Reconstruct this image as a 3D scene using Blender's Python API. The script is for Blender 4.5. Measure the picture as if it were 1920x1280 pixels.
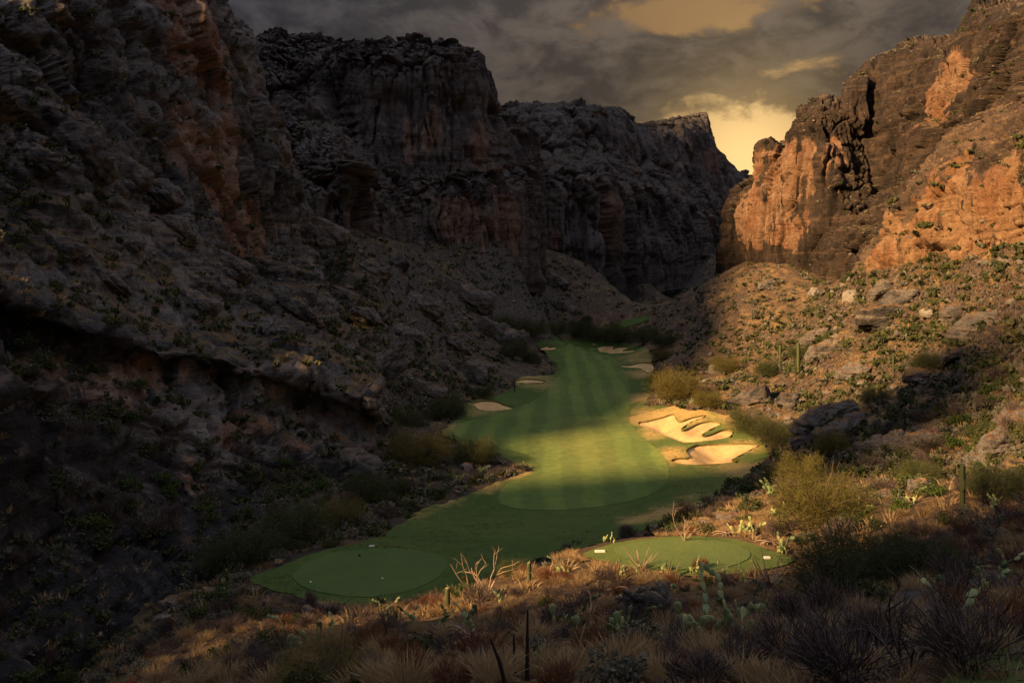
import bpy, math, random
import numpy as np
from mathutils import Vector, Matrix
from mathutils.geometry import delaunay_2d_cdt

# ------------------------------------------------------------------ camera, sky, sun, exposure
S = bpy.context.scene
for o in list(bpy.data.objects):
    bpy.data.objects.remove(o)
COL = S.collection
EYE = 25.0                      # eye height above the fairway, metres
FPX = 1600.0                    # focal length in pixels of the 1920 px wide photograph
HY = 520.0                      # row of the horizon in the photograph

cam_d = bpy.data.cameras.new('camera')
cam_d.sensor_width = 36.0
cam_d.lens = 36.0 * FPX / 1920.0
cam_d.shift_y = (HY - 640.0) / 1920.0
cam_d.clip_start = 0.3
cam_d.clip_end = 6000.0
cam = bpy.data.objects.new('camera', cam_d)
cam.location = (0, 0, EYE)
cam.rotation_euler = (math.radians(90), 0, 0)
COL.objects.link(cam)
S.camera = cam

SUN_A = math.radians(60)        # the sun stands behind the camera, this far round to the left
SUN_EL = math.radians(26)
sd = Vector((-math.sin(SUN_A) * math.cos(SUN_EL), -math.cos(SUN_A) * math.cos(SUN_EL), math.sin(SUN_EL)))
sun_d = bpy.data.lights.new('sun', 'SUN')
sun_d.energy = 5.0
sun_d.color = (1.0, 0.60, 0.26)
sun_d.angle = math.radians(6.0)   # a low sun veiled by thin cloud: soft shadow edges
sun = bpy.data.objects.new('sun', sun_d)
sun.rotation_euler = (-sd).to_track_quat('-Z', 'Y').to_euler()
sun.location = (-200, -120, 200)
COL.objects.link(sun)

S.view_settings.view_transform = 'Standard'
S.view_settings.look = 'None'
S.view_settings.exposure = 1.35
S.view_settings.gamma = 1.0
S.view_settings.use_curve_mapping = False
S.render.engine = 'CYCLES'
S.cycles.max_bounces = 5
S.cycles.diffuse_bounces = 3
S.cycles.transparent_max_bounces = 4
S.cycles.sample_clamp_indirect = 4.0


class NT:
    """Small helper to write node trees."""
    def __init__(self, tree):
        self.t = tree
        tree.nodes.clear()

    def n(self, kind, **kw):
        nd = self.t.nodes.new(kind)
        for k, v in kw.items():
            setattr(nd, k, v)
        return nd

    def link(self, a, b):
        self.t.links.new(a, b)

    def put(self, sock, v):
        if isinstance(v, bpy.types.NodeSocket):
            self.t.links.new(v, sock)
        elif v is not None:
            if sock.type == 'RGBA' and not hasattr(v, '__len__'):
                v = (v, v, v, 1)
            if sock.type == 'RGBA' and len(v) == 3:
                v = (*v, 1)
            sock.default_value = v

    def math(self, op, a, b=None, c=None, clamp=False):
        nd = self.n('ShaderNodeMath', operation=op, use_clamp=clamp)
        self.put(nd.inputs[0], a)
        if b is not None:
            self.put(nd.inputs[1], b)
        if c is not None:
            self.put(nd.inputs[2], c)
        return nd.outputs[0]

    def vmath(self, op, a, b=None):
        nd = self.n('ShaderNodeVectorMath', operation=op)
        self.put(nd.inputs[0], a)
        if b is not None:
            self.put(nd.inputs[1], b)
        return nd.outputs['Value'] if op in ('DOT_PRODUCT', 'LENGTH', 'DISTANCE') else nd.outputs[0]

    def noise(self, vec, scale=1.0, detail=4.0, rough=0.55, dist=0.0):
        nd = self.n('ShaderNodeTexNoise')
        self.put(nd.inputs['Vector'], vec)
        nd.inputs['Scale'].default_value = scale
        nd.inputs['Detail'].default_value = detail
        nd.inputs['Roughness'].default_value = rough
        nd.inputs['Distortion'].default_value = dist
        return nd.outputs['Fac']

    def ramp(self, fac, lo, hi, smooth=True):
        nd = self.n('ShaderNodeMapRange', interpolation_type='SMOOTHSTEP' if smooth else 'LINEAR')
        self.put(nd.inputs['Value'], fac)
        nd.inputs['From Min'].default_value = lo
        nd.inputs['From Max'].default_value = hi
        return nd.outputs['Result']

    def mix(self, fac, a, b, blend='MIX'):
        nd = self.n('ShaderNodeMix', data_type='RGBA', blend_type=blend)
        self.put(nd.inputs['Factor'], fac)
        self.put(nd.inputs['A'], a)
        self.put(nd.inputs['B'], b)
        return nd.outputs['Result']

    def scale3(self, vec, sx, sy, sz):
        return self.vmath('MULTIPLY', vec, (sx, sy, sz))


SKY_RISE = 20.0                  # an overcast sky grows brighter overhead
W = bpy.data.worlds.new('World')
S.world = W
W.use_nodes = True
k = NT(W.node_tree)
tc = k.n('ShaderNodeTexCoord')
dirv = k.vmath('NORMALIZE', tc.outputs['Generated'])
sep = k.n('ShaderNodeSeparateXYZ')
k.link(dirv, sep.inputs[0])
dz = k.math('MAXIMUM', sep.outputs['Z'], 0.0)
az = k.math('ARCTAN2', sep.outputs['X'], sep.outputs['Y'])
el = k.math('ARCSINE', sep.outputs['Z'])
# heaped cloud: noise over the directions of the sky, a little flattened
cl = k.scale3(dirv, 1.0, 1.0, 1.9)
n1 = k.noise(k.vmath('ADD', k.scale3(cl, 4.2, 4.2, 4.2), (3.1, 1.7, 0.4)), 1.0, 8.0, 0.60, 0.5)
n2 = k.noise(k.scale3(cl, 15.0, 15.0, 15.0), 1.0, 6.0, 0.62, 0.3)
nn = k.math('ADD', k.math('MULTIPLY', n1, 0.54), k.math('MULTIPLY', n2, 0.46))

def lobe(px, py, wx, wy, tilt=0.0):
    """A soft patch of sky round the direction of a point of the photograph (sizes in its pixels)."""
    a0 = math.atan((px - 960) / FPX); e0 = math.atan((HY - py) / FPX)
    da = k.math('SUBTRACT', az, a0)
    de = k.math('SUBTRACT', k.math('SUBTRACT', el, e0), k.math('MULTIPLY', da, tilt))
    q = k.math('ADD', k.math('POWER', k.math('DIVIDE', da, wx / FPX), 2.0), k.math('POWER', k.math('DIVIDE', de, wy / FPX), 2.0))
    return k.math('EXPONENT', k.math('MULTIPLY', q, -1.0))

opening = k.math('MULTIPLY', lobe(1270, 42, 250, 46, .06), 0.20)
for args, w_ in (((1510, 142, 110, 20, .1), .12), ((1395, 290, 150, 60, 0), .30), ((1150, 212, 200, 16, -.1), .07), ((1060, 90, 90, 22, .3), .08), ((870, 115, 60, 16, .3), .08), ((1280, 190, 120, 16, .0), .05),
                 ((1210, 100, 130, 34, .0), -.15), ((1000, 150, 200, 50, .05), -.12), ((1640, 60, 190, 40, .12), -.15), ((1330, 140, 150, 30, .2), -.10), ((640, 30, 330, 80, 0), -.14)):
    opening = k.math('ADD', opening, k.math('MULTIPLY', lobe(*args), w_))
cover = k.ramp(k.math('SUBTRACT', nn, opening), 0.35, 0.475)
# sunset light low in the gap of the canyon
g = Vector((0.275, 1.0, 0.125)).normalized()
dg = k.vmath('DOT_PRODUCT', dirv, tuple(g))
glow = k.math('POWER', k.math('MAXIMUM', dg, 0.0), 240.0)
wide = k.math('POWER', k.math('MAXIMUM', dg, 0.0), 16.0)
sky = k.n('ShaderNodeTexSky', sky_type='NISHITA')
sky.sun_disc = False
sky.sun_elevation = SUN_EL
sky.sun_rotation = math.pi + SUN_A
sky.dust_density = 3.0
nish = k.mix(1.0, sky.outputs[0], (0.0016, 0.0015, 0.0015), 'MULTIPLY')
clear = k.mix(1.0, nish, k.mix(wide, (0.016, 0.015, 0.015), (0.125, 0.068, 0.022)), 'ADD')
clear = k.mix(1.0, clear, k.mix(glow, (0, 0, 0), (0.47, 0.315, 0.125)), 'ADD')
edge = k.ramp(k.math('ABSOLUTE', k.math('SUBTRACT', cover, .62)), .4, 0.0)
cloudc = k.mix(wide, (0.0155, 0.0155, 0.0185), (0.049, 0.038, 0.028))
cloudc = k.mix(1.0, cloudc, k.mix(k.ramp(n2, .35, .65), (.62, .62, .63), (1.35, 1.30, 1.22)), 'MULTIPLY')
cloudc = k.mix(glow, cloudc, (0.20, 0.13, 0.052))
zen = k.math('ADD', 0.72, k.math('MULTIPLY', k.math('POWER', dz, 3.0), SKY_RISE))
skyc = k.mix(1.0, k.mix(cover, clear, cloudc), zen, 'MULTIPLY')
bg = k.n('ShaderNodeBackground')
k.link(skyc, bg.inputs['Color'])
bg.inputs['Strength'].default_value = 1.0
wo = k.n('ShaderNodeOutputWorld')
k.link(bg.outputs[0], wo.inputs['Surface'])

# ------------------------------------------------------------------ numpy noise
def _h(ix, iy, iz, seed):
    h = (ix.astype(np.uint32) * np.uint32(374761393) + iy.astype(np.uint32) * np.uint32(668265263)
         + iz.astype(np.uint32) * np.uint32(2147483647) + np.uint32((seed * 974711 + 12345) & 0xffffffff))
    h = (h ^ (h >> np.uint32(13))) * np.uint32(1274126177)
    h = (h ^ (h >> np.uint32(16))) * np.uint32(2246822519)
    h ^= h >> np.uint32(13)
    return h

def _hf(ix, iy, iz, seed):
    return _h(ix, iy, iz, seed).astype(np.float32) * np.float32(1.0 / 4294967295.0)

def vnoise(P, seed=0):
    """Value noise in -1..1 at points P (N,3)."""
    F = np.floor(P)
    I = F.astype(np.int32)
    f = (P - F).astype(np.float32)
    f = f * f * f * (f * (f * 6 - 15) + 10)
    x, y, z = I[:, 0], I[:, 1], I[:, 2]
    fx, fy, fz = f[:, 0], f[:, 1], f[:, 2]
    def L(a, b, t):
        return a + (b - a) * t
    c = [[[_hf(x + i, y + j, z + kk, seed) for kk in (0, 1)] for j in (0, 1)] for i in (0, 1)]
    r = L(L(L(c[0][0][0], c[1][0][0], fx), L(c[0][1][0], c[1][1][0], fx), fy),
          L(L(c[0][0][1], c[1][0][1], fx), L(c[0][1][1], c[1][1][1], fx), fy), fz)
    return r * 2 - 1

def fbm(P, octv=4, seed=0, gain=0.5, ridge=False):
    a, s, tot = 1.0, np.zeros(len(P), np.float32), 0.0
    Q = P.astype(np.float64)
    for o in range(octv):
        v = vnoise(Q, seed + o * 17)
        if ridge:
            v = 1 - 2 * np.abs(v)
        s += a * v
        tot += a
        a *= gain
        Q = Q * 2.03 + 11.7
    return s / tot

def worley(P, seed=0):
    """Distances to the nearest two jittered cell points and a random value of the nearest cell."""
    I = np.floor(P).astype(np.int32)
    f = (P - I).astype(np.float32)
    n = len(P)
    f1 = np.full(n, 9.0, np.float32); f2 = np.full(n, 9.0, np.float32); cid = np.zeros(n, np.float32)
    off = np.zeros((n, 3), np.float32)
    for i in (-1, 0, 1):
        for j in (-1, 0, 1):
            for kk in (-1, 0, 1):
                h = _h(I[:, 0] + i, I[:, 1] + j, I[:, 2] + kk, seed)
                dx = i + (h & np.uint32(1023)).astype(np.float32) / 1023.0 - f[:, 0]
                dy = j + ((h >> np.uint32(10)) & np.uint32(1023)).astype(np.float32) / 1023.0 - f[:, 1]
                dzz = kk + ((h >> np.uint32(20)) & np.uint32(1023)).astype(np.float32) / 1023.0 - f[:, 2]
                d = np.sqrt(dx * dx + dy * dy + dzz * dzz)
                near = d < f1
                f2 = np.where(near, f1, np.minimum(f2, d))
                r = (h ^ (h >> np.uint32(7))).astype(np.float32) / 4294967295.0
                cid = np.where(near, r, cid)
                off[near, 0] = -dx[near]; off[near, 1] = -dy[near]; off[near, 2] = -dzz[near]
                f1 = np.where(near, d, f1)
    return f1, f2, cid, off

def facets(P, seed=0):
    """Broken planes: each cell a flat face with a level and a tilt of its own; and how near a joint is."""
    f1, f2, cid, off = worley(P, seed)
    g = np.stack([np.mod(cid * q, 1.0) - .5 for q in (91.7, 37.3, 271.1)], 1)
    return (cid - .5) * 1.2 + 1.7 * (off * g).sum(1), f2 - f1

def sstep(a, b, x):
    t = np.clip((x - a) / (b - a), 0, 1)
    return t * t * (3 - 2 * t)

# ------------------------------------------------------------------ places
def U(px, py, d):
    """A point of the photograph at a depth of d metres."""
    return ((px - 960.0) / FPX * d, d, EYE + (HY - py) / FPX * d)

# the ground is a smooth sheet through surveyed points
GP = [(0, 0, 22.7), (8, 0, 22.4), (-8, 0, 21), (-15, 0, 17), (22, 0, 25), (45, 0, 33), (0, -30, 28), (-30, -30, 22),
      (30, -35, 33), (-25, 8, 12), (-22, 45, 1.5), (-20, 30, 6), (-17, 20, 10.5), (-15, 10, 15), (-30, 60, 0), (-30, 30, 4),
      (-60, 0, 6), (-60, 60, 0), (-120, 100, 0), (-120, 250, 20), (-60, -80, 20), (60, -80, 40), (60, 30, 30)]
GP += [U(*p) for p in [
    (960, 1280, 11), (1400, 1280, 10.5), (1900, 1240, 9), (600, 1280, 14.5), (300, 1280, 19), (960, 1185, 20), (600, 1190, 27), (650, 1158, 42), (800, 1148, 42), (750, 1175, 33), (500, 1160, 44),
    (1225, 1165, 24), (1500, 1150, 20), (1700, 1090, 24), (1900, 990, 29), (1750, 960, 40), (1750, 908, 76), (1850, 905, 74), (1900, 930, 62), (1900, 1130, 16),
    (1050, 1072, 36), (1150, 1050, 38), (1290, 1065, 37.2), (1290, 1015, 41), (1440, 1050, 37.5), (1150, 1025, 40.5), (950, 1092, 42), (870, 1105, 48),
    (750, 1122, 52), (550, 1125, 53), (470, 1085, 58), (400, 1120, 45), (350, 1200, 32), (690, 1075, 58), (700, 1028, 63.5), (560, 1075, 58.5),
    (830, 1060, 60), (1000, 1050, 66),
    (1200, 985, 78), (1250, 962, 86), (1100, 1000, 80), (950, 1010, 75), (850, 1030, 69), (1290, 985, 62),
    (1330, 990, 54), (1400, 955, 57), (1440, 918, 60), (1500, 950, 52), (1430, 905, 88), (1380, 905, 99), (1480, 1010, 44), (1600, 1060, 33),
    (850, 960, 91), (1000, 960, 91), (1150, 960, 91), (900, 900, 105), (1050, 900, 105), (1200, 900, 105), (1350, 895, 107), (950, 850, 121),
    (1100, 850, 121), (1250, 850, 121), (1400, 858, 118), (900, 780, 153), (1050, 780, 153), (1180, 780, 153), (970, 720, 200), (1080, 720, 200),
    (1200, 720, 198), (1050, 680, 250), (1130, 680, 250), (1210, 682, 245), (1020, 640, 333), (1100, 640, 333), (1200, 642, 325), (1130, 614, 425), (1170, 606, 460), (1215, 598, 500),
    (1300, 772, 145), (1390, 775, 141), (1300, 840, 123),
    (760, 900, 103), (700, 960, 88), (600, 1010, 78), (500, 1030, 73), (420, 1060, 66), (800, 850, 119), (740, 820, 128), (830, 790, 146), (760, 780, 150),
    (900, 740, 175), (850, 700, 195), (950, 690, 218), (980, 650, 275), (900, 640, 240), (800, 640, 205), (720, 700, 150), (690, 640, 165), (750, 560, 215),
    (650, 520, 195), (850, 540, 265), (950, 560, 298), (830, 480, 300), (960, 480, 325), (740, 455, 278), (600, 455, 215), (1050, 560, 352), (1050, 480, 398),
    (1120, 515, 398), (1150, 590, 418), (1250, 570, 455), (1200, 530, 455), (1300, 505, 490), (1050, 622, 335), (1340, 480, 505), (1400, 470, 560),
    (1230, 640, 290), (1220, 735, 184), (1300, 760, 152), (1440, 838, 122), (1480, 855, 108), (1560, 800, 112), (1640, 870, 82), (1900, 850, 74), (1900, 720, 98),
    (1700, 700, 128), (1500, 690, 163), (1350, 720, 164), (1300, 640, 245), (1300, 590, 280), (1400, 570, 235), (1540, 560, 190), (1650, 518, 166), (1800, 505, 146),
    (1920, 475, 132), (1470, 500, 258), (1380, 500, 325), (1290, 550, 352), (1215, 608, 395), (2100, 470, 115), (2150, 700, 80), (2200, 900, 55), (1780, 800, 92), (1640, 600, 150), (1500, 620, 195)]]

# rows of points that the canyon walls are drawn through: bottom row first, one list per column
def cols(*cc):
    return np.array([[(p[1:] if p[0] == 'w' else U(*p)) for p in c] for c in cc], float)

SHADE_RIDGE = [(-120, 112), (-60, 104), (-30, 90), (-17, 72), (-11, 58), (-6, 43), (3, 41), (11, 41), (17, 62), (25, 86), (36, 98), (48, 88), (56, 55), (63, 38), (71, 29), (80, 28), (90, 33), (97, 44)]
LEFT = []
for (yy, hh) in SHADE_RIDGE:              # unseen ridge added off view, its saddles cut to shape the sun patches
    xf = -26 - 0.10 * yy if yy > -30 else -22
    zb = 2.0 if yy > 20 else 6.0
    f = (0, .08, .18, .24, .30, .36, .42, .55, .74, .88, 1.0, .9)
    LEFT.append([('w', xf - q, yy - ((q - 40) * .577 if q > 40 else max(-22, q - 40) * .577 * min(1, max(0, (75 - yy) / 30))), zb + (hh - zb) * g_)
                 for q, g_ in zip((0, 2, 4, 6, 7, 9, 12, 18, 26, 31, 40, 80), f)])
# rows: foot, belly of the lowest slab, its upper edge, back of the hollow (low, high), overhanging lip, start of the slope, slope, cliff foot, face, rim, behind
LEFT += [
    [(-90, 1330, 45), (-90, 930, 57), (-90, 730, 65), (-90, 670, 72), (-90, 570, 74), (-90, 530, 70), (-90, 500, 75), (-90, 380, 90), (-90, 250, 99), (-90, 120, 106), (-90, -50, 118), (-90, -30, 190)],
    [(0, 1290, 46), (0, 950, 60), (0, 760, 69), (0, 690, 72), (0, 600, 76.5), (0, 560, 75), (0, 530, 80), (0, 400, 98), (0, 260, 110), (0, 100, 118), (0, -80, 130), (0, -60, 200)],
    [(130, 1230, 51), (130, 960, 64), (130, 775, 75), (130, 740, 76.5), (130, 645, 80.3), (130, 610, 80), (130, 585, 86), (130, 440, 105), (140, 300, 120), (140, 130, 130), (130, -60, 142), (130, -40, 215)],
    [(260, 1150, 61), (270, 960, 74), (270, 810, 83), (270, 780, 84), (260, 680, 88.4), (260, 650, 88), (260, 625, 95), (260, 480, 120), (270, 370, 134), (270, 190, 144), (260, -30, 155), (260, -20, 230)],
    [(380, 1085, 70), (400, 980, 81), (400, 880, 89), (400, 830, 91), (390, 700, 97), (390, 670, 96), (390, 645, 104), (390, 540, 130), (400, 450, 146), (390, 250, 158), (375, -5, 170), (380, 0, 250)],
    [(470, 1020, 78), (480, 960, 87), (480, 905, 93), (480, 860, 94.6), (490, 730, 102.2), (490, 695, 102), (490, 670, 110), (480, 570, 140), (470, 485, 160), (465, 300, 170), (447, 95, 182), (450, 80, 260)],
    [(570, 985, 84), (575, 930, 92), (580, 880, 97), (590, 840, 101), (580, 755, 108), (580, 715, 107), (580, 690, 114), (560, 590, 146), (535, 475, 172), (525, 330, 180), (492, 190, 190), (480, 160, 270)],
    [(672, 945, 93), (678, 915, 97), (682, 880, 100), (685, 850, 105), (690, 790, 111), (695, 750, 108), (690, 720, 118), (640, 615, 150), (562, 465, 185), (553, 380, 192), (520, 280, 200), (490, 240, 270)],
    [(715, 885, 110), (715, 870, 113), (715, 855, 115), (715, 840, 117), (713, 800, 120), (712, 775, 120), (710, 755, 128), (665, 650, 160), (580, 490, 195), (575, 430, 202), (550, 340, 215), (520, 280, 280)],
]
LEFT = cols(*LEFT)      # columns x rows x 3

MESA = cols(
    [(460, 440, 300), (460, 330, 310), (460, 300, 330), (460, 260, 345), (465, 150, 355), (455, 80, 400), (440, 155, 480)],
    [(560, 430, 230), (560, 320, 240), (570, 268, 262), (560, 215, 330), (560, 150, 350), (520, 56, 420), (500, 132, 500)],
    [(650, 450, 236), (640, 340, 241), (625, 268, 258), (640, 240, 330), (625, 120, 345), (600, 75, 410), (600, 150, 500)],
    [(715, 455, 278), (705, 370, 288), (690, 330, 300), (690, 290, 315), (690, 135, 325), (680, 96, 390), (680, 174, 500)],
    [(790, 470, 298), (770, 370, 304), (760, 335, 312), (770, 305, 318), (785, 118, 325), (760, 106, 380), (760, 185, 500)],
    [(840, 478, 303), (830, 350, 309), (840, 325, 316), (850, 303, 320), (850, 118, 326), (840, 120, 370), (830, 195, 500)],
    [(925, 472, 314), (920, 345, 318), (920, 325, 325), (915, 305, 328), (897, 140, 335), (885, 132, 380), (880, 210, 500)],
    [(975, 478, 328), (985, 350, 334), (970, 330, 340), (960, 310, 345), (930, 222, 350), (925, 222, 400), (920, 295, 500)],
    [(1008, 485, 345), (1004, 340, 352), (998, 310, 360), (990, 285, 366), (985, 250, 372), (975, 245, 420), (965, 315, 500)],
    [(1020, 490, 390), (1020, 350, 400), (1015, 320, 405), (1010, 300, 410), (1000, 280, 420), (990, 270, 440), (980, 330, 500)])

FAR = cols(
    [(930, 480, 400), (930, 350, 410), (930, 320, 430), (930, 270, 445), (930, 222, 460), (930, 295, 640)],
    [(985, 480, 400), (985, 340, 408), (985, 310, 430), (985, 264, 445), (985, 216, 460), (985, 290, 640)],
    [(1050, 485, 400), (1045, 330, 408), (1045, 300, 430), (1045, 262, 450), (1040, 214, 462), (1040, 290, 640)],
    [(1120, 518, 400), (1130, 345, 410), (1130, 305, 435), (1130, 280, 455), (1125, 224, 467), (1125, 300, 640)],
    [(1150, 530, 415), (1165, 360, 428), (1165, 320, 450), (1165, 290, 470), (1165, 232, 482), (1165, 310, 640)],
    [(1195, 500, 440), (1200, 360, 455), (1205, 330, 478), (1210, 310, 492), (1200, 257, 502), (1205, 332, 640)],
    [(1275, 495, 472), (1280, 405, 482), (1285, 355, 502), (1290, 330, 515), (1280, 259, 525), (1285, 332, 640)],
    [(1342, 485, 502), (1347, 410, 512), (1352, 375, 530), (1350, 350, 540), (1336, 261, 548), (1330, 335, 640)],
    [(1375, 480, 525), (1372, 410, 535), (1372, 380, 545), (1370, 355, 550), (1352, 300, 556), (1350, 370, 640)],
    [(1405, 470, 550), (1405, 415, 558), (1403, 385, 564), (1402, 365, 568), (1390, 334, 574), (1385, 402, 640)],
    [(1480, 470, 620), (1480, 420, 625), (1480, 390, 630), (1480, 375, 635), (1480, 352, 640), (1480, 420, 720)],
    [(1650, 470, 680), (1650, 420, 690), (1650, 395, 700), (1650, 385, 705), (1650, 370, 710), (1650, 440, 760)])

RB = cols(
    [(1335, 520, 375), (1348, 470, 372), (1365, 420, 370), (1375, 390, 372), (1388, 368, 378), (1415, 425, 440)],
    [(1350, 505, 345), (1360, 440, 345), (1368, 390, 347), (1380, 356, 352), (1392, 346, 360), (1420, 405, 430)],
    [(1400, 470, 325), (1393, 405, 326), (1403, 360, 330), (1422, 342, 336), (1438, 336, 345), (1455, 400, 425)],
    [(1436, 470, 315), (1430, 395, 317), (1428, 345, 320), (1430, 328, 325), (1441, 326, 335), (1470, 380, 420)],
    [(1444, 468, 312), (1440, 390, 314), (1436, 328, 317), (1437, 284, 319), (1444, 276, 328), (1480, 340, 420)],
    [(1484, 480, 304), (1480, 395, 306), (1478, 322, 309), (1476, 282, 313), (1484, 271, 326), (1500, 330, 410)],
    [(1492, 490, 300), (1488, 400, 303), (1486, 320, 307), (1484, 246, 311), (1492, 216, 320), (1520, 282, 400)],
    [(1545, 510, 284), (1545, 420, 288), (1543, 330, 292), (1538, 240, 296), (1540, 199, 304), (1565, 266, 390)],
    [(1574, 512, 272), (1574, 420, 280), (1570, 330, 288), (1566, 246, 296), (1574, 206, 304), (1590, 262, 390)],
    [(1606, 512, 262), (1606, 430, 272), (1600, 340, 290), (1592, 250, 297), (1587, 192, 300), (1610, 212, 380)],
    [(1640, 500, 250), (1642, 420, 268), (1640, 330, 290), (1632, 245, 298), (1632, 165, 300), (1650, 190, 375)],
    [(1672, 480, 244), (1668, 400, 262), (1662, 310, 282), (1655, 232, 288), (1664, 148, 292), (1680, 170, 365)],
    [(1720, 430, 232), (1715, 340, 247), (1710, 270, 258), (1710, 208, 266), (1714, 124, 280), (1725, 150, 360)],
    [(1765, 385, 220), (1760, 300, 236), (1758, 235, 248), (1758, 182, 258), (1768, 112, 272), (1785, 140, 350)],
    [(1800, 365, 212), (1796, 280, 228), (1790, 215, 242), (1790, 160, 256), (1802, 86, 266), (1810, 120, 345)],
    [(1845, 340, 200), (1842, 240, 218), (1836, 175, 230), (1830, 118, 240), (1828, 42, 252), (1840, 90, 340)],
    [(1930, 300, 186), (1922, 190, 203), (1920, 130, 213), (1908, 75, 221), (1896, 30, 234), (1920, 80, 330)],
    [(2060, 290, 172), (2050, 150, 190), (2050, 80, 197), (2050, 0, 203), (2050, -60, 212), (2050, 10, 320)],
    [(2300, 250, 150), (2280, 110, 165), (2280, 20, 172), (2280, -60, 178), (2280, -120, 186), (2280, -40, 300)])

RA = cols(
    [(1600, 530, 186), (1612, 505, 186), (1625, 480, 188), (1640, 468, 195), (1655, 460, 215), (1680, 480, 250)],
    [(1622, 528, 173), (1636, 475, 171), (1648, 425, 172), (1660, 412, 178), (1672, 400, 200), (1690, 430, 240)],
    [(1690, 520, 163), (1692, 445, 161), (1703, 375, 162), (1715, 352, 168), (1722, 340, 190), (1730, 390, 228)],
    [(1760, 512, 155), (1765, 430, 154), (1768, 345, 154), (1780, 300, 162), (1790, 265, 185), (1795, 310, 214)],
    [(1830, 502, 147), (1830, 400, 145), (1835, 312, 146), (1842, 262, 154), (1852, 222, 178), (1860, 280, 202)],
    [(1910, 480, 138), (1905, 380, 136), (1905, 290, 137), (1910, 232, 145), (1922, 186, 170), (1930, 240, 190)],
    [(2010, 470, 128), (2010, 360, 126), (2010, 270, 127), (2010, 210, 135), (2010, 160, 160), (2020, 210, 182)],
    [(2300, 470, 108), (2300, 330, 106), (2300, 220, 107), (2300, 150, 115), (2300, 90, 138), (2300, 120, 160)],
    [('w', 84, 55, 20), ('w', 86, 54, 36), ('w', 88, 54, 48), ('w', 96, 53, 54), ('w', 112, 52, 68), ('w', 140, 50, 72)],  # unseen wall added round behind the camera to dim the near ground
    [('w', 74, 5, 22), ('w', 77, 4, 40), ('w', 80, 3, 54), ('w', 88, 1, 60), ('w', 104, -3, 74), ('w', 130, -8, 78)],
    [('w', 45, -42, 26), ('w', 47, -46, 44), ('w', 49, -50, 58), ('w', 54, -58, 64), ('w', 62, -72, 78), ('w', 76, -96, 82)],
    [('w', 0, -56, 24), ('w', 0, -60, 44), ('w', 0, -64, 58), ('w', 0, -74, 66), ('w', 0, -90, 84), ('w', 0, -116, 88)],
    [('w', -30, -62, 10), ('w', -30, -66, 40), ('w', -30, -70, 56), ('w', -32, -80, 68), ('w', -36, -96, 86), ('w', -44, -120, 90)])

SHADE_HILL = cols(  # unseen mountain added to keep the sun off the mesas
    *[[('w', x0 + i * dx, y0 + i * dy, z) for i, z in enumerate(zz)] for x0, y0, dx, dy, zz in [
        (-86, 146, -17, 3, (30, 78, 105, 120, 95)), (-84, 183, -17, 3, (30, 86, 128, 150, 120)), (-98, 235, -20, 4, (40, 110, 185, 215, 180)), (-120, 285, -24, 6, (40, 110, 215, 260, 220)),
        (-140, 335, -28, 4, (50, 140, 265, 310, 270)), (-180, 400, -30, 4, (50, 150, 280, 330, 290)), (-230, 480, -30, 10, (50, 150, 260, 320, 290))]])

# ------------------------------------------------------------------ mesh helpers
def mesh_np(name, V, F, attrs=None, smooth=True, mats=None, midx=None):
    """A mesh from arrays: V (n,3), F (m,3) or (m,4) or a list of such."""
    me = bpy.data.meshes.new(name)
    Fs = F if isinstance(F, list) else [F]
    Fs = [f for f in Fs if len(f)]
    nl = sum(f.size for f in Fs); nf = sum(len(f) for f in Fs)
    me.vertices.add(len(V)); me.loops.add(nl); me.polygons.add(nf)
    me.vertices.foreach_set('co', np.ascontiguousarray(V, np.float32).ravel())
    me.loops.foreach_set('vertex_index', np.concatenate([f.ravel() for f in Fs]).astype(np.int32))
    tot = np.concatenate([np.full(len(f), f.shape[1], np.int32) for f in Fs])
    st = np.concatenate([[0], np.cumsum(tot)[:-1]]).astype(np.int32)
    me.polygons.foreach_set('loop_start', st)
    me.polygons.foreach_set('use_smooth', np.full(nf, smooth, bool))
    for m in (mats or []):
        me.materials.append(m)
    if midx is not None:
        me.polygons.foreach_set('material_index', midx.astype(np.int32))
    me.update(calc_edges=True)
    for an, arr in (attrs or {}).items():
        at = me.attributes.new(an, 'FLOAT', 'POINT')
        at.data.foreach_set('value', np.ascontiguousarray(arr, np.float32))
    return me

def obj(name, me, parent=None, loc=None, **props):
    o = bpy.data.objects.new(name, me)
    COL.objects.link(o)
    if parent is not None:
        o.parent = parent
    if loc is not None:
        o.location = loc
    for a, v in props.items():
        o[a] = v
    return o

def grid_faces(nr, nc):
    i = np.arange(nr * nc).reshape(nr, nc)
    return np.stack([i[:-1, :-1], i[:-1, 1:], i[1:, 1:], i[1:, :-1]], -1).reshape(-1, 4)

# ------------------------------------------------------------------ ground height
GP = np.array(GP, float)
for c_ in LEFT:                                   # keep the ground well under the left wall
    GP = np.vstack([GP, [[c_[6][0] - 3, c_[6][1], c_[6][2] - 9], [c_[8][0], c_[8][1], c_[8][2] - 22]]])
for R_, q_ in ((MESA, 0), (FAR, 0), (RB, 0), (RA, 0)):
    for c_ in R_[::2]:
        e = c_[-1]
        GP = np.vstack([GP, [[e[0], e[1], min(c_[q_][2] + 4, e[2] - 25)]]])
GP = np.vstack([GP, [[-300, 300, 60], [-250, 700, 60], [300, 700, 60], [300, 300, 60], [0, 760, 60], [-250, -150, 40], [250, -150, 40]]])
keep = []
for i_, p_ in enumerate(GP):                      # no two points on one spot
    if all((p_[0] - GP[j_][0]) ** 2 + (p_[1] - GP[j_][1]) ** 2 > 1.0 for j_ in keep):
        keep.append(i_)
GP = GP[keep]

def _tps_k(r2):
    return 0.5 * r2 * np.log(r2 + 1e-9)

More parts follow.
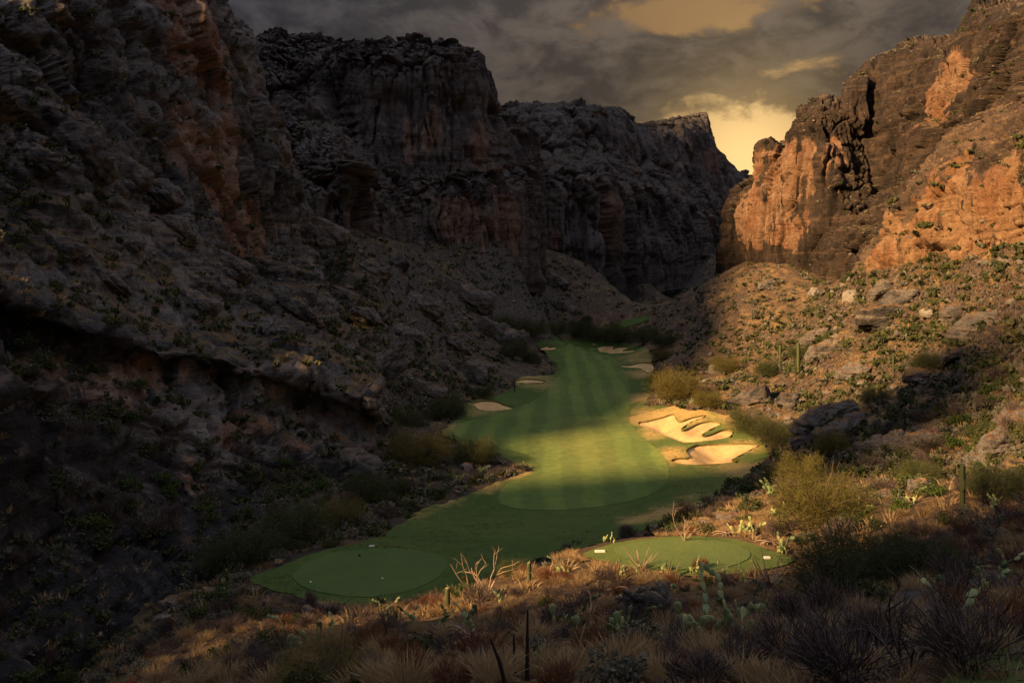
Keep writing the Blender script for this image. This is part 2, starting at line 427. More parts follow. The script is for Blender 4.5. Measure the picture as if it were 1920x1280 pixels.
_X = GP[:, :2] / 100.0
_n = len(_X)
_r2 = ((_X[:, None] - _X[None]) ** 2).sum(-1)
_A = np.zeros((_n + 3, _n + 3))
_A[:_n, :_n] = _tps_k(_r2) + np.eye(_n) * 2e-5
_A[:_n, _n] = 1; _A[:_n, _n + 1:] = _X
_A[_n:, :_n] = _A[:_n, _n:].T
_w = np.linalg.solve(_A, np.concatenate([GP[:, 2], [0, 0, 0]]))

def tps(x, y):
    x = np.asarray(x, float).ravel() / 100; y = np.asarray(y, float).ravel() / 100
    out = np.zeros(len(x))
    for s in range(0, len(x), 20000):
        xx = x[s:s + 20000]; yy = y[s:s + 20000]
        r2 = (xx[:, None] - _X[None, :, 0]) ** 2 + (yy[:, None] - _X[None, :, 1]) ** 2
        out[s:s + 20000] = _tps_k(r2) @ _w[:_n] + _w[_n] + _w[_n + 1] * xx + _w[_n + 2] * yy
    return out

def spline_closed(P, per=6):
    P = np.asarray(P, float); n = len(P); out = []
    for i in range(n):
        p0, p1, p2, p3 = P[i - 1], P[i], P[(i + 1) % n], P[(i + 2) % n]
        for t in np.arange(per) / per:
            out.append(0.5 * ((2 * p1) + (-p0 + p2) * t + (2 * p0 - 5 * p1 + 4 * p2 - p3) * t * t + (-p0 + 3 * p1 - 3 * p2 + p3) * t ** 3))
    return np.array(out)

def sdist(x, y, poly):
    """Distance to a polygon's outline, positive inside."""
    x = np.asarray(x, float).ravel(); y = np.asarray(y, float).ravel()
    best = np.full(len(x), 1e9); ins = np.zeros(len(x), bool)
    a = poly; b = np.roll(poly, -1, 0)
    for (ax, ay), (bx, by) in zip(a, b):
        dx, dy = bx - ax, by - ay
        t = np.clip(((x - ax) * dx + (y - ay) * dy) / (dx * dx + dy * dy + 1e-12), 0, 1)
        d2 = (x - ax - t * dx) ** 2 + (y - ay - t * dy) ** 2
        best = np.minimum(best, d2)
        if abs(dy) > 1e-12:
            c = ((ay > y) != (by > y)) & (x < (bx - ax) * (y - ay) / dy + ax)
            ins ^= c
    d = np.sqrt(best)
    return np.where(ins, d, -d)

TEES = []          # (outline in plan, level)
MOUNDS = []        # (x, y, radius along x, radius along y, height)

def H0(x, y):
    x = np.asarray(x, float).ravel(); y = np.asarray(y, float).ravel()
    z = tps(x, y) + .24 * fbm(np.column_stack([x / 13.0, y / 16.0, x * 0]), 3, 401) * sstep(60, 85, y)
    for (mx, my, rx, ry, hh) in MOUNDS:
        z = z + hh * np.exp(-((x - mx) / rx) ** 2 - ((y - my) / ry) ** 2)
    for poly, lev in TEES:
        s = sdist(x, y, poly)
        wgt = sstep(-2.2, 0.2, s)
        z = z * (1 - wgt) + lev * wgt
    return z

def hit(px, py, dmin=6.0, f=None):
    """Where the sight line through a point of the photograph first meets the ground."""
    px = np.atleast_1d(np.asarray(px, float)); py = np.atleast_1d(np.asarray(py, float))
    ds = np.geomspace(dmin, 640, 420)
    X = (px[:, None] - 960) / FPX * ds; Y = np.broadcast_to(ds, X.shape); Z = EYE + (HY - py[:, None]) / FPX * ds
    f = f or H0
    G = f(X.ravel(), Y.ravel()).reshape(X.shape)
    below = Z < G
    k0 = np.where(below.any(1), below.argmax(1), len(ds) - 1)
    k0 = np.maximum(k0, 1)
    r = np.arange(len(px))
    a = (Z - G)[r, k0 - 1]; b = (Z - G)[r, k0]
    t = np.clip(a / (a - b + 1e-9), 0, 1)
    d = ds[k0 - 1] + (ds[k0] - ds[k0 - 1]) * t
    return (px - 960) / FPX * d, d

def outline(P, per=5, dmin=6.0):
    P = spline_closed(P, per)
    x, y = hit(P[:, 0], P[:, 1], dmin)
    return np.stack([x, y], 1)

def flat_outline(P, z, per=5):
    P = spline_closed(P, per)
    d = (EYE - z) * FPX / (P[:, 1] - HY)
    return np.stack([(P[:, 0] - 960) / FPX * d, d], 1)

LT = flat_outline([(550, 1083), (570, 1060), (620, 1040), (690, 1031), (760, 1031), (815, 1040), (838, 1054), (832, 1072), (805, 1094), (755, 1112), (690, 1121), (620, 1115), (570, 1102)], 4.9)
RT = flat_outline([(1152, 1030), (1205, 1015), (1290, 1011), (1350, 1015), (1402, 1032), (1400, 1050), (1340, 1068), (1250, 1066), (1180, 1050)], 12.1)
RTA = flat_outline([(1096, 1038), (1160, 1018), (1240, 1009), (1310, 1007), (1385, 1014), (1440, 1033), (1490, 1052), (1450, 1066), (1390, 1076), (1330, 1082), (1250, 1078), (1170, 1062), (1115, 1050)], 12.05)
TEES += [(LT, 4.9), (RTA, 12.05)]
for (px, py, d, rx, ry, hh) in [(1330, 775, 143, 7, 5, 1.6), (1235, 780, 146, 5, 4, 0.8), (1400, 832, 124, 4, 2.5, 0.9), (1270, 852, 120, 3.0, 2.5, 0.8),
                                (930, 748, 172, 6, 4, .7), (1160, 646, 305, 10, 6, .5), (1190, 680, 258, 9, 6, 1.0), (1000, 708, 208, 6, 4, .6)]:
    MOUNDS.append(((px - 960) / FPX * d, d, rx, ry, hh))

TURF = outline([(470, 1088), (520, 1064), (600, 1034), (690, 1015), (740, 990), (800, 952), (870, 932), (930, 905), (985, 886), (1002, 879), (965, 868), (930, 850), (870, 833),
                (832, 815), (838, 800), (865, 778), (878, 758), (920, 745), (962, 728), (975, 708), (1030, 703), (1046, 690), (1022, 662), (1008, 640), (1080, 636), (1150, 640),
                (1212, 655), (1224, 690), (1220, 735), (1212, 762), (1240, 761), (1300, 769), (1368, 779), (1385, 800), (1425, 826), (1442, 850), (1400, 890), (1355, 920),
                (1318, 950), (1290, 968), (1240, 985), (1180, 1003), (1120, 1020), (1060, 1036), (1000, 1052), (945, 1075), (880, 1098), (800, 1118), (690, 1134), (600, 1128), (530, 1112)], 4, 40.0)
TURF2 = outline([(1050, 622), (1090, 620), (1140, 612), (1160, 604), (1215, 592), (1215, 600), (1180, 612), (1140, 622), (1090, 628)], 4, 300)
FAIR = outline([(935, 940), (950, 908), (1012, 880), (985, 852), (900, 833), (852, 815), (865, 795), (930, 778), (1000, 752), (1040, 715), (1060, 680), (1045, 655), (1100, 648), (1150, 672),
                (1175, 705), (1183, 745), (1178, 780), (1195, 812), (1240, 850), (1254, 888), (1238, 918), (1180, 940), (1080, 955), (980, 956)], 5, 60)
GREEN = outline([(1012, 645), (1040, 641), (1100, 641), (1112, 644), (1090, 647), (1030, 648)], 4, 200)
BUNK = [
    outline([(1196, 795), (1215, 791), (1242, 784), (1263, 778), (1268, 787), (1276, 792), (1300, 784), (1324, 780), (1318, 785), (1296, 793), (1277, 806), (1284, 808), (1310, 796), (1336, 791),
             (1352, 797), (1332, 807), (1316, 818), (1328, 818), (1355, 808), (1373, 810), (1366, 822), (1330, 829), (1285, 832), (1262, 826), (1238, 816), (1212, 806)], 4, 100),
    outline([(1258, 866), (1272, 861), (1292, 860), (1286, 848), (1302, 838), (1332, 835), (1372, 833), (1422, 835), (1408, 845), (1372, 865), (1392, 863), (1372, 870), (1310, 874), (1275, 872)], 4, 100),
    outline([(888, 758), (905, 753), (930, 754), (944, 760), (964, 767), (930, 772), (900, 770)], 4, 100),
    outline([(964, 717), (985, 711.5), (1020, 715), (1016, 719), (978, 719.5)], 4, 150),
    outline([(1013, 654), (1026, 650), (1030, 652.5), (1040, 651), (1044, 654), (1035, 657), (1016, 657)], 4, 200),
    outline([(1102, 643), (1110, 642.5), (1121, 647), (1108, 647)], 4, 200),
    outline([(1112, 657.5), (1128, 650), (1150, 649.5), (1149, 655), (1160, 652), (1179, 652), (1168, 658), (1192, 656.5), (1180, 662), (1150, 664), (1135, 662)], 4, 200),
    outline([(1158, 684), (1180, 686), (1200, 681), (1222, 683), (1225, 694), (1215, 700), (1200, 692), (1172, 690)], 4, 180)]

def H(x, y):
    """Ground height with the bunkers dug out of it (the lip stands proud round them)."""
    x = np.asarray(x, float).ravel(); y = np.asarray(y, float).ravel()
    z = H0(x, y)
    for b in BUNK:
        lo = b.min(0) - 4; hi = b.max(0) + 4
        m = (x > lo[0]) & (x < hi[0]) & (y > lo[1]) & (y < hi[1])
        if m.any():
            s = sdist(x[m], y[m], b)
            z[m] += np.where(s < 0, 0.22 * np.exp(-(s / 1.3) ** 2), 0.22 - 0.24 - 1.1 * sstep(0, 4.0, s) + 0.12 * fbm(np.stack([x[m] / 2.2, y[m] / 2.2, x[m] * 0], 1), 3, 5))
    return z

def H1(x, y):
    return float(H(np.array([x]), np.array([y]))[0])

# ------------------------------------------------------------------ rock relief
def relief(P, big=2.0, Lb=16.0, block=1.2, cell=(7, 7, 12), strata=0.8, sh=2.2, dip=(0, 0), seed=0, fine=0.25, column=0.0):
    """How far rock stands out (+) or is cut in (-) at points P: buttresses, joints, beds."""
    P = np.asarray(P, np.float64)
    d = big * fbm(P / np.array([Lb, Lb, Lb * (1 + 2.5 * column)]), 2, seed)
    wv = np.stack([fbm(P / 9.0 + s, 2, seed + 50 + s) for s in (0, 7, 13)], 1)
    s = P[:, 2] + dip[0] * P[:, 0] + dip[1] * P[:, 1] + 1.0 * wv[:, 0] * (sh / 2.2)
    Q = np.column_stack([P[:, 0] + 1.2 * wv[:, 1], P[:, 1] + 1.2 * wv[:, 2], s]) / np.array(cell)
    f, j = facets(Q, seed + 3)
    d = d + block * f - block * 0.7 * np.exp(-(j / 0.07) ** 2)
    f, j = facets(Q * np.array([2.7, 2.7, 2.2 - 1.5 * column]) + 5.5, seed + 4)
    d = d + block * 0.42 * f - block * 0.30 * np.exp(-(j / 0.09) ** 2)
    f, j = facets(Q * np.array([7.1, 7.1, 5.5 - 3.5 * column]) + 9.5, seed + 5)
    d = d + block * 0.17 * f - block * 0.08 * np.exp(-(j / 0.12) ** 2)
    for kk, (hh, aa) in enumerate(((sh, strata), (sh * 0.31, strata * 0.42))):
        u = s / hh + 100
        u = u + 0.35 * np.sin(u * 0.9 + kk)
        li = np.floor(u); f = u - li
        r = _hf(li.astype(np.int32), np.full(len(P), kk, np.int32), np.zeros(len(P), np.int32), seed + 9)
        var = 0.55 + 0.45 * fbm(P / 14.0 + 3.3 * kk, 2, seed + 21)
        d = d + aa * var * ((r - 0.5) * 1.3 + 0.8 * (np.sqrt(np.maximum(0, 1 - (2 * f - 1) ** 4)) - 0.8))
    d = d + fine * fbm(P / 1.3, 4, seed + 31)
    return d

def loft(R, spacing, straight=False):
    """A smooth sheet through columns x rows of points, resampled so that cells are about `spacing` metres.
    Returns points (nr, nc, 3) and the row and column parameters."""
    R = np.asarray(R, float)
    def resample(A, sp, axis_u):
        """along axis 0"""
        L = np.linalg.norm(np.diff(A, axis=0), axis=2).mean(1)
        n = len(A); h = np.maximum(L, 1e-3)
        T = np.zeros_like(A)
        for i in range(n):
            if i == 0:
                T[i] = (A[1] - A[0]) / h[0]
            elif i == n - 1:
                T[i] = (A[-1] - A[-2]) / h[-1]
            else:
                a = (A[i] - A[i - 1]) / h[i - 1]; b = (A[i + 1] - A[i]) / h[i]
                T[i] = (a * h[i] + b * h[i - 1]) / (h[i] + h[i - 1])
        out, par = [], []
        for i in range(n - 1):
            sp_i = sp[i] if hasattr(sp, '__len__') else sp
            m = max(2, int(math.ceil(L[i] / sp_i)))
            for t in np.arange(m) / m:
                if straight and axis_u:
                    out.append(A[i] * (1 - t) + A[i + 1] * t); par.append(i + t)
                    continue
                h00 = 2 * t ** 3 - 3 * t * t + 1; h10 = t ** 3 - 2 * t * t + t; h01 = -2 * t ** 3 + 3 * t * t; h11 = t ** 3 - t * t
                out.append(h00 * A[i] + h10 * h[i] * T[i] + h01 * A[i + 1] + h11 * h[i] * T[i + 1]); par.append(i + t)
        out.append(A[-1]); par.append(n - 1.0)
        return np.array(out), np.array(par)
    su, sv = spacing if isinstance(spacing, tuple) else (spacing, spacing)
    G, up = resample(R, su, True)                       # more columns
    G, vp = resample(np.swapaxes(G, 0, 1), sv, False)    # more rows
    return G, vp, up

def grid_normals(G, towards):
    du = np.gradient(G, axis=1); dv = np.gradient(G, axis=0)
    N = np.cross(du, dv)
    N /= np.linalg.norm(N, axis=2, keepdims=True) + 1e-9
    for _ in range(3):
        N[1:-1] = (N[:-2] + 2 * N[1:-1] + N[2:]) / 4
        N[:, 1:-1] = (N[:, :-2] + 2 * N[:, 1:-1] + N[:, 2:]) / 4
    N /= np.linalg.norm(N, axis=2, keepdims=True) + 1e-9
    m = ((np.array(towards) - G) * N).sum()
    return N if m > 0 else -N

def rowval(vp, vals):
    return np.interp(vp, np.arange(len(vals)), vals)

ROCKS = {}          # name -> (points, normals) of the finished walls, for planting on them

def wall(name, label, R, spacing, rows_rock, rows_soft, params, material, spots=(), fresh=(), varnish_shade=(), towards=(0, 0, EYE), soil=1.0, straight=False, params2=None, rows2=None, level=0.0):
    """A canyon wall: loft, relief, attributes. rows_rock scales the rock relief per row of R, rows_soft the loose slope relief."""
    foot = R[:, :1].copy(); foot[:, :, 2] -= 14       # carried down below the ground
    R = np.concatenate([foot, R], 1)
    rows_rock = [rows_rock[0]] + list(rows_rock); rows_soft = [rows_soft[0]] + list(rows_soft)
    spacing = (spacing[0], [max(1.5, 3 * min(np.atleast_1d(spacing[1])))] + list(spacing[1] if hasattr(spacing[1], '__len__') else [spacing[1]] * (R.shape[1] - 2)))
    G, vp, up = loft(R, spacing, straight)
    N = grid_normals(G, towards)
    nr, nc = G.shape[:2]
    P = G.reshape(-1, 3); Nf = N.reshape(-1, 3)
    a = np.repeat(rowval(vp, rows_rock), nc); b = np.repeat(rowval(vp, rows_soft), nc)
    # the change between rock and loose slope is ragged
    a = np.clip(a + 0.9 * a * (1 - a) * 2 * fbm(P / 11.0, 3, 77) * 2, 0, None)
    d = relief(P, **params)
    if params2:
        w2 = np.repeat(rowval(vp, [rows2[0]] + list(rows2)), nc)
        w2 = np.clip(w2 + .5 * fbm(P / 14.0, 2, 78) * (w2 > .02), 0, 1)
        d = d * (1 - w2) + relief(P, **params2) * w2
    d = d * a
    hum = fbm(P / 6.0, 4, 91); rdg = fbm(P / 3.0, 3, 92, ridge=True)
    st = P[:, 2] + params.get('dip', (0, 0))[0] * P[:, 0] + params.get('dip', (0, 0))[1] * P[:, 1] + 1.5 * hum
    u = st / 4.6; f = u - np.floor(u)
    ledge = sstep(0.0, 0.25, f) * (1 - f) * 1.5 * sstep(-0.1, 0.35, fbm(P / 13.0, 2, 93))
    d = d + b * (0.9 * hum + 0.35 * rdg + 2.0 * ledge)
    Nf = Nf * np.column_stack([np.ones(len(P)), np.ones(len(P)), 1 - level * np.clip(a, 0, 1)])   # cliffs are carved sideways, so rims stay level
    Nf = Nf / np.maximum(np.linalg.norm(Nf, axis=1, keepdims=True), .35)
    out = P + Nf * d[:, None]
    for (sx, sy, sz, rad, amt) in spots:         # bosses and hollows
        q = ((P - np.array([sx, sy, sz])) ** 2).sum(1) / rad ** 2
        out += Nf * (amt * np.exp(-q ** 1.5))[:, None]
    fr = np.zeros(len(P))
    jf, _j = facets(P / np.array((params2 or params)['cell']) * 1.6 + 2.2, 61)      # scars end along joints
    for (fx, fy, fz, rad, hgt, amt) in fresh:     # scars of fresh rock
        wob = fbm(P / (rad * 0.6), 2, 41) * 0.3 + jf * .45
        q = np.sqrt(((P[:, 0] - fx) ** 2 + (P[:, 1] - fy) ** 2) / rad ** 2 + ((P[:, 2] - fz) / hgt) ** 2) + wob
        fr = np.maximum(fr, amt * sstep(1.15, 0.75, q))
    vn = np.zeros(len(P))
    for (fx, fy, fz, rad, hgt, amt) in varnish_shade:   # faces blackened by desert varnish and by shade painted in
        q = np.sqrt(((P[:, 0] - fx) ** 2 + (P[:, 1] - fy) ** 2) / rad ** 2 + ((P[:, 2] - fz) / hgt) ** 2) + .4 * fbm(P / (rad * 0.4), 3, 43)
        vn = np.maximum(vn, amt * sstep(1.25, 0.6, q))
    soft = np.clip(b * soil, 0, 1) * sstep(0.5, -0.3, a - 0.3)
    me = mesh_np(name, out, grid_faces(nr, nc), {'fresh': fr, 'soft': soft, 'varnish_shade': vn}, True, [material])
    o = obj(name, me, kind='structure', label=label)
    ROCKS.setdefault(name, []).append((out.reshape(nr, nc, 3), soft.reshape(nr, nc)))
    return o

# ------------------------------------------------------------------ materials
def material(name, build):
    m = bpy.data.materials.new(name)
    m.use_nodes = True
    t = NT(m.node_tree)
    out = t.n('ShaderNodeOutputMaterial')
    b = t.n('ShaderNodeBsdfPrincipled')
    t.link(b.outputs[0], out.inputs['Surface'])
    b.inputs['Roughness'].default_value = 0.9
    b.inputs['Specular IOR Level'].default_value = 0.15
    build(t, b)
    return m

def geo(t):
    g_ = t.n('ShaderNodeNewGeometry')
    return g_.outputs['Position'], g_.outputs['Normal']

def attr(t, name):
    a = t.n('ShaderNodeAttribute', attribute_name=name)
    return a.outputs['Fac']

def bump(t, b, h, dist, strength=1.0):
    bp = t.n('ShaderNodeBump')
    bp.inputs['Distance'].default_value = dist
    bp.inputs['Strength'].default_value = strength
    t.put(bp.inputs['Height'], h)
    t.link(bp.outputs[0], b.inputs['Normal'])

def rock_material(name, dark, mid, fresh1, fresh2, soilc, grassc, fine=1.0, natural_fresh=0.0, streak=1.0, beds=1.0, relief_=1.0, light=1.6):
    dark, mid = (tuple(light * q for q in c_) for c_ in (dark, mid))
    soilc, grassc = (tuple(1.35 * q for q in c_) for c_ in (soilc, grassc))
    def build(t, b):
        p, n = geo(t)
        L = t.noise(t.scale3(p, .06, .06, .10), 1.0, 5, .6)
        Mn = t.noise(p, 0.55 * fine, 8, .65)
        st = t.noise(t.scale3(p, .42 * fine, .42 * fine, .035 * fine), 1.0, 6, .62, .4)
        bed = t.noise(t.scale3(p, .03, .03, .75 * fine), 1.0, 5, .6, .3)
        c = t.mix(t.ramp(t.math('ADD', t.math('MULTIPLY', L, .6), t.math('MULTIPLY', Mn, .5)), .40, .66), dark, mid)
        c = t.mix(t.math('MULTIPLY', t.ramp(bed, .52, .66), beds), c, tuple(0.5 * (x + y) + .01 for x, y in zip(mid, fresh2)))
        c = t.mix(t.math('MULTIPLY', attr(t, 'varnish_shade'), t.ramp(Mn, .95, .45)), c, tuple(x * .9 for x in dark))
        fr = attr(t, 'fresh')
        fsum = t.math('ADD', fr, t.math('MULTIPLY', t.ramp(t.noise(t.scale3(p, .05, .05, .07), 1.0, 5, .6, .5), .60, .68), natural_fresh))
        fmask = t.ramp(t.math('SUBTRACT', t.math('ADD', fsum, t.math('MULTIPLY', Mn, .5)), t.math('MULTIPLY', t.ramp(st, .48, .66), .75 * streak)), .20, .78)
        fc = t.mix(t.ramp(t.noise(t.scale3(p, .12, .12, .16), 1.0, 4, .6), .40, .60), fresh1, fresh2)
        fc = t.mix(t.ramp(Mn, .35, .75), t.mix(1.0, fc, (.6, .56, .54), 'MULTIPLY'), fc)
        c = t.mix(fmask, c, fc)
        # streaks of dark varnish running down
        c = t.mix(t.math('MULTIPLY', t.ramp(st, .55, .70), .75 * streak), c, tuple(x * .55 for x in dark))
        # soil and dry grass on the soft and level parts
        sp = t.n('ShaderNodeSeparateXYZ'); t.link(n, sp.inputs[0])
        so = attr(t, 'soft')
        flat = t.ramp(sp.outputs['Z'], .35, .72)
        gn = t.noise(p, .35, 6, .62)
        g2 = t.noise(p, 2.6, 5, .7)
        sc = t.mix(t.ramp(t.math('ADD', t.math('MULTIPLY', gn, .6), t.math('MULTIPLY', g2, .4)), .44, .58), soilc, grassc)
        sc = t.mix(t.math('MULTIPLY', t.ramp(g2, .60, .72), .7), sc, (.035, .042, .026))
        sm = t.math('MULTIPLY', t.math('MAXIMUM', so, t.math('MULTIPLY', t.ramp(sp.outputs['Z'], .72, .92), .75)), flat)
        sm = t.math('MULTIPLY', sm, t.math('SUBTRACT', 1.0, t.math('MULTIPLY', attr(t, 'varnish_shade'), .85)))
        sm = t.ramp(t.math('ADD', sm, t.math('MULTIPLY', t.math('SUBTRACT', Mn, .5), .7)), .35, .60)
        c = t.mix(sm, c, sc)
        t.link(c, b.inputs['Base Color'])
        b.inputs['Roughness'].default_value = .82
        b.inputs['Specular IOR Level'].default_value = .25
        vor = t.n('ShaderNodeTexVoronoi', feature='DISTANCE_TO_EDGE')
        t.put(vor.inputs['Vector'], t.scale3(p, .55 * fine, .55 * fine, .8 * fine))
        cr = t.ramp(vor.outputs['Distance'], .0, .06)
        h = t.math('ADD', t.math('MULTIPLY', t.noise(t.scale3(p, 1, 1, 1.7), 1.3 * fine, 9, .68), 1.0), t.math('MULTIPLY', cr, .12))
        h = t.math('ADD', h, t.math('MULTIPLY', t.noise(t.scale3(p, .15, .15, 3.0), 1.0 * fine, 5, .6), .55))
        bump(t, b, h, .85 * relief_ / fine)
    return material(name, build)

DARK = (.017, .0175, .020); GREY = (.155, .150, .148)
ORANGE = (.40, .235, .155); TAN = (.50, .39, .31)
SOIL = (.125, .078, .055); STRAW = (.27, .175, .075)
M_ROCK_L = rock_material('dark_varnished_rock', DARK, GREY, ORANGE, TAN, (.070, .058, .048), (.165, .118, .058), 1.0, .10, 1.0, .6, 1.3)
M_ROCK_M = rock_material('dark_mesa_rock', (.036, .034, .037), (.115, .104, .102), (.34, .235, .185), (.40, .31, .26), (.072, .064, .054), (.115, .092, .055), .6, .25, 1.2, .35, 1.2)
M_ROCK_F = rock_material('far_mesa_rock', (.045, .042, .046), (.125, .112, .108), (.32, .22, .175), (.36, .27, .22), (.085, .074, .060), (.12, .10, .065), .45, .35, 1.2, .4, 1.2)
M_ROCK_B = rock_material('red_brown_rock', (.034, .028, .027), (.095, .070, .060), (.34, .19, .115), (.40, .265, .18), (.10, .075, .055), (.13, .105, .06), .7, .08, 1.2, .25, 1.2, .72)  # base darkened to stand in for dimmer light on the upper cliff
M_ROCK_A = rock_material('orange_cliff_rock', (.045, .034, .030), (.16, .115, .09), (.36, .19, .105), (.45, .29, .18), SOIL, STRAW, 1.2, .35, 1.35, .4, 1.2, 1.0)
M_BOULDER = rock_material('banded_boulder_rock', (.036, .034, .036), (.165, .150, .142), (.30, .17, .11), (.34, .27, .21), SOIL, STRAW, 2.2, .15, .5)
M_OUTC = rock_material('banded_outcrop_rock', (.026, .025, .027), (.175, .163, .157), (.27, .15, .10), (.30, .24, .19), SOIL, STRAW, 1.0, .15, .6, 1.0, 1.5)
M_PALE = rock_material('pale_boulder_rock', (.09, .082, .075), (.20, .185, .168), (.24, .20, .15), (.25, .22, .19), (.3, .27, .22), (.3, .27, .22), 2.0, .1, .4)

def ground_build(t, b):
    p, n = geo(t)
    sp = t.n('ShaderNodeSeparateXYZ'); t.link(n, sp.inputs[0])
    gn = t.noise(p, .22, 6, .62)
    g2 = t.noise(p, 1.7, 8, .72)
    g3 = t.noise(p, 7.0, 6, .75)
    warm = attr(t, 'warm')
    soil = t.mix(t.ramp(g3, .35, .7), t.mix(warm, (.050, .043, .037), (.085, .056, .040)), t.mix(warm, (.135, .115, .096), (.195, .138, .098)))
    c = t.mix(t.ramp(t.math('ADD', t.math('MULTIPLY', gn, .55), t.math('MULTIPLY', g2, .45)), .47, .60), soil, t.mix(warm, (.20, .15, .080), (.30, .205, .100)))
    c = t.mix(t.math('MULTIPLY', t.ramp(t.noise(p, .9, 6, .7), .56, .68), .8), c, (.040, .044, .027))
    # stony ground where it is steep
    rock = t.mix(t.ramp(g2, .38, .64), (.030, .027, .027), t.mix(warm, (.19, .175, .163), (.215, .165, .13)))
    c = t.mix(t.ramp(t.math('ADD', sp.outputs['Z'], t.math('MULTIPLY', t.math('SUBTRACT', g2, .5), .5)), .86, .70), c, rock)
    t.link(c, b.inputs['Base Color'])
    b.inputs['Roughness'].default_value = .95
    bump(t, b, t.math('ADD', t.math('MULTIPLY', g2, .9), t.math('MULTIPLY', g3, .45)), .8)
M_GROUND = material('desert_soil', ground_build)

def turf_material(name, c1, c2, dry1, dry2, stripe=0.0, dry_noise=.25, lo=.44, hi=.80):
    def build(t, b):
        p, n = geo(t)
        big = t.noise(t.scale3(p, .05, .03, .05), 1.0, 5, .6)
        mid_ = t.noise(p, .7, 6, .65)
        fine = t.noise(p, 9.0, 5, .8)
        c = t.mix(t.ramp(t.math('ADD', t.math('MULTIPLY', big, .5), t.math('MULTIPLY', mid_, .5)), .40, .62), c1, c2)
        if stripe:
            # mower stripes running slantwise up the fairway, edges slightly wavering
            s2 = t.n('ShaderNodeSeparateXYZ'); t.link(p, s2.inputs[0])
            u = t.math('ADD', t.math('MULTIPLY', s2.outputs['X'], 1.0), t.math('MULTIPLY', s2.outputs['Y'], -.05))
            u = t.math('ADD', u, t.math('MULTIPLY', t.noise(p, .06, 2, .5), 3.0))
            w = t.math('SINE', t.math('MULTIPLY', u, 1.25))
            c = t.mix(t.math('MULTIPLY', t.ramp(w, -.45, .45), stripe), c, t.mix(1.0, c, (1.55, 1.42, 1.35), 'MULTIPLY'))
        d = attr(t, 'dry')  # dry turf, and golden sunlight painted on the fairway
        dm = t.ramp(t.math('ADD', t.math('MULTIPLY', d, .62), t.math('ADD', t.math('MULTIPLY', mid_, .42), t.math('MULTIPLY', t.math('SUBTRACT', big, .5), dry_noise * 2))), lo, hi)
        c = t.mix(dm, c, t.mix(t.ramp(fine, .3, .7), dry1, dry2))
        c = t.mix(1.0, c, t.mix(t.ramp(fine, .25, .75), (.68, .70, .66), (1.25, 1.22, 1.2)), 'MULTIPLY')
        t.link(c, b.inputs['Base Color'])
        b.inputs['Roughness'].default_value = .85
        b.inputs['Sheen Weight'].default_value = .15
        b.inputs['Sheen Tint'].default_value = (.6, .6, .3, 1)
        bump(t, b, t.math('ADD', fine, t.math('MULTIPLY', mid_, 1.5)), .06)
    return material(name, build)

G1 = (.040, .072, .022); G2 = (.075, .108, .030); D1 = (.30, .21, .075); D2 = (.46, .33, .125)
M_ROUGH = turf_material('rough_turf', (.040, .088, .018), (.075, .122, .026), D1, D2, 0.0, .35)
M_FAIR = turf_material('fairway_turf', (.058, .118, .027), (.098, .158, .038), (.20, .185, .05), (.28, .245, .07), .7, .18, .36, 1.15)  # its golden dry tones stand in for sunlight on the turf
M_TEE = turf_material('tee_turf', (.062, .118, .034), (.085, .140, .042), D1, D2, 0.0, .05)

def sand_build(t, b):
    p, n = geo(t)
    a_ = t.noise(p, .45, 5, .6); f = t.noise(t.scale3(p, 2.2, 5.5, 2), 1.0, 6, .7)
    c = t.mix(t.ramp(t.math('ADD', t.math('MULTIPLY', a_, .6), t.math('MULTIPLY', f, .4)), .38, .64), (.50, .34, .15), (.67, .48, .235))
    t.link(c, b.inputs['Base Color'])
    bump(t, b, t.math('ADD', f, t.math('MULTIPLY', t.noise(p, 12, 3, .6), .3)), .14)
M_SAND = material('bunker_sand', sand_build)
M_LIP = material('turf_edge', lambda t, b: t.link(t.mix(t.noise(geo(t)[0], 3.0, 4, .6), (.09, .08, .03), (.22, .18, .065)), b.inputs['Base Color']))

# ------------------------------------------------------------------ the ground
def fan(d0, d1, step, tmax, tstep):
    """Rows and columns spreading with distance; returns x, y grids."""
    ds = [d0]
    while ds[-1] < d1:
        ds.append(ds[-1] + step * math.hypot(ds[-1], 14.0))
    ds = np.array(ds)
    ts = np.arange(-tmax, tmax + 1e-6, tstep)
    wd = np.hypot(np.maximum(ds, -40), 16.0)
    return ts[None, :] * wd[:, None], np.repeat(ds[:, None], len(ts), 1)

WARM = [((960 + q[0] - 960 - 960) / FPX * q[1], q[1], q[2]) for q in []]

def warmth(x, y):
    """The right-hand slope and the near hillside are of redder earth than the grey left side."""
    v = sstep(-12, 14, x - 0.06 * y) * sstep(420, 300, y)
    near = sstep(62, 40, y)
    return np.clip(np.maximum(v, near * .85), 0, 1)

gx, gy = fan(-40, 640, 0.0108, 1.0, 0.0044)
nr_, nc_ = gx.shape
X_, Y_ = gx.ravel(), gy.ravel()
Z_ = H0(X_, Y_)
sT = np.maximum(sdist(X_, Y_, TURF), sdist(X_, Y_, TURF2))
for poly_, _l in TEES:
    sT = np.maximum(sT, sdist(X_, Y_, poly_))
off = sstep(0.3, 7.0, -sT)
P3 = np.stack([X_, Y_, Z_], 1)
e_ = np.gradient(Z_.reshape(gx.shape), axis=0) / np.gradient(gy, axis=0)
ex_ = np.gradient(Z_.reshape(gx.shape), axis=1) / np.gradient(gx, axis=1)
steep = np.hypot(e_, ex_).ravel()
far_ = sstep(20, 90, np.hypot(X_, Y_))
hum = fbm(P3 / 7.0, 4, 201); rdg = fbm(P3 / 2.6, 4, 202, ridge=True)
stg = Z_ + 0.16 * X_ * np.sign(X_) * -1 + 1.4 * fbm(P3 / 12.0, 3, 203)
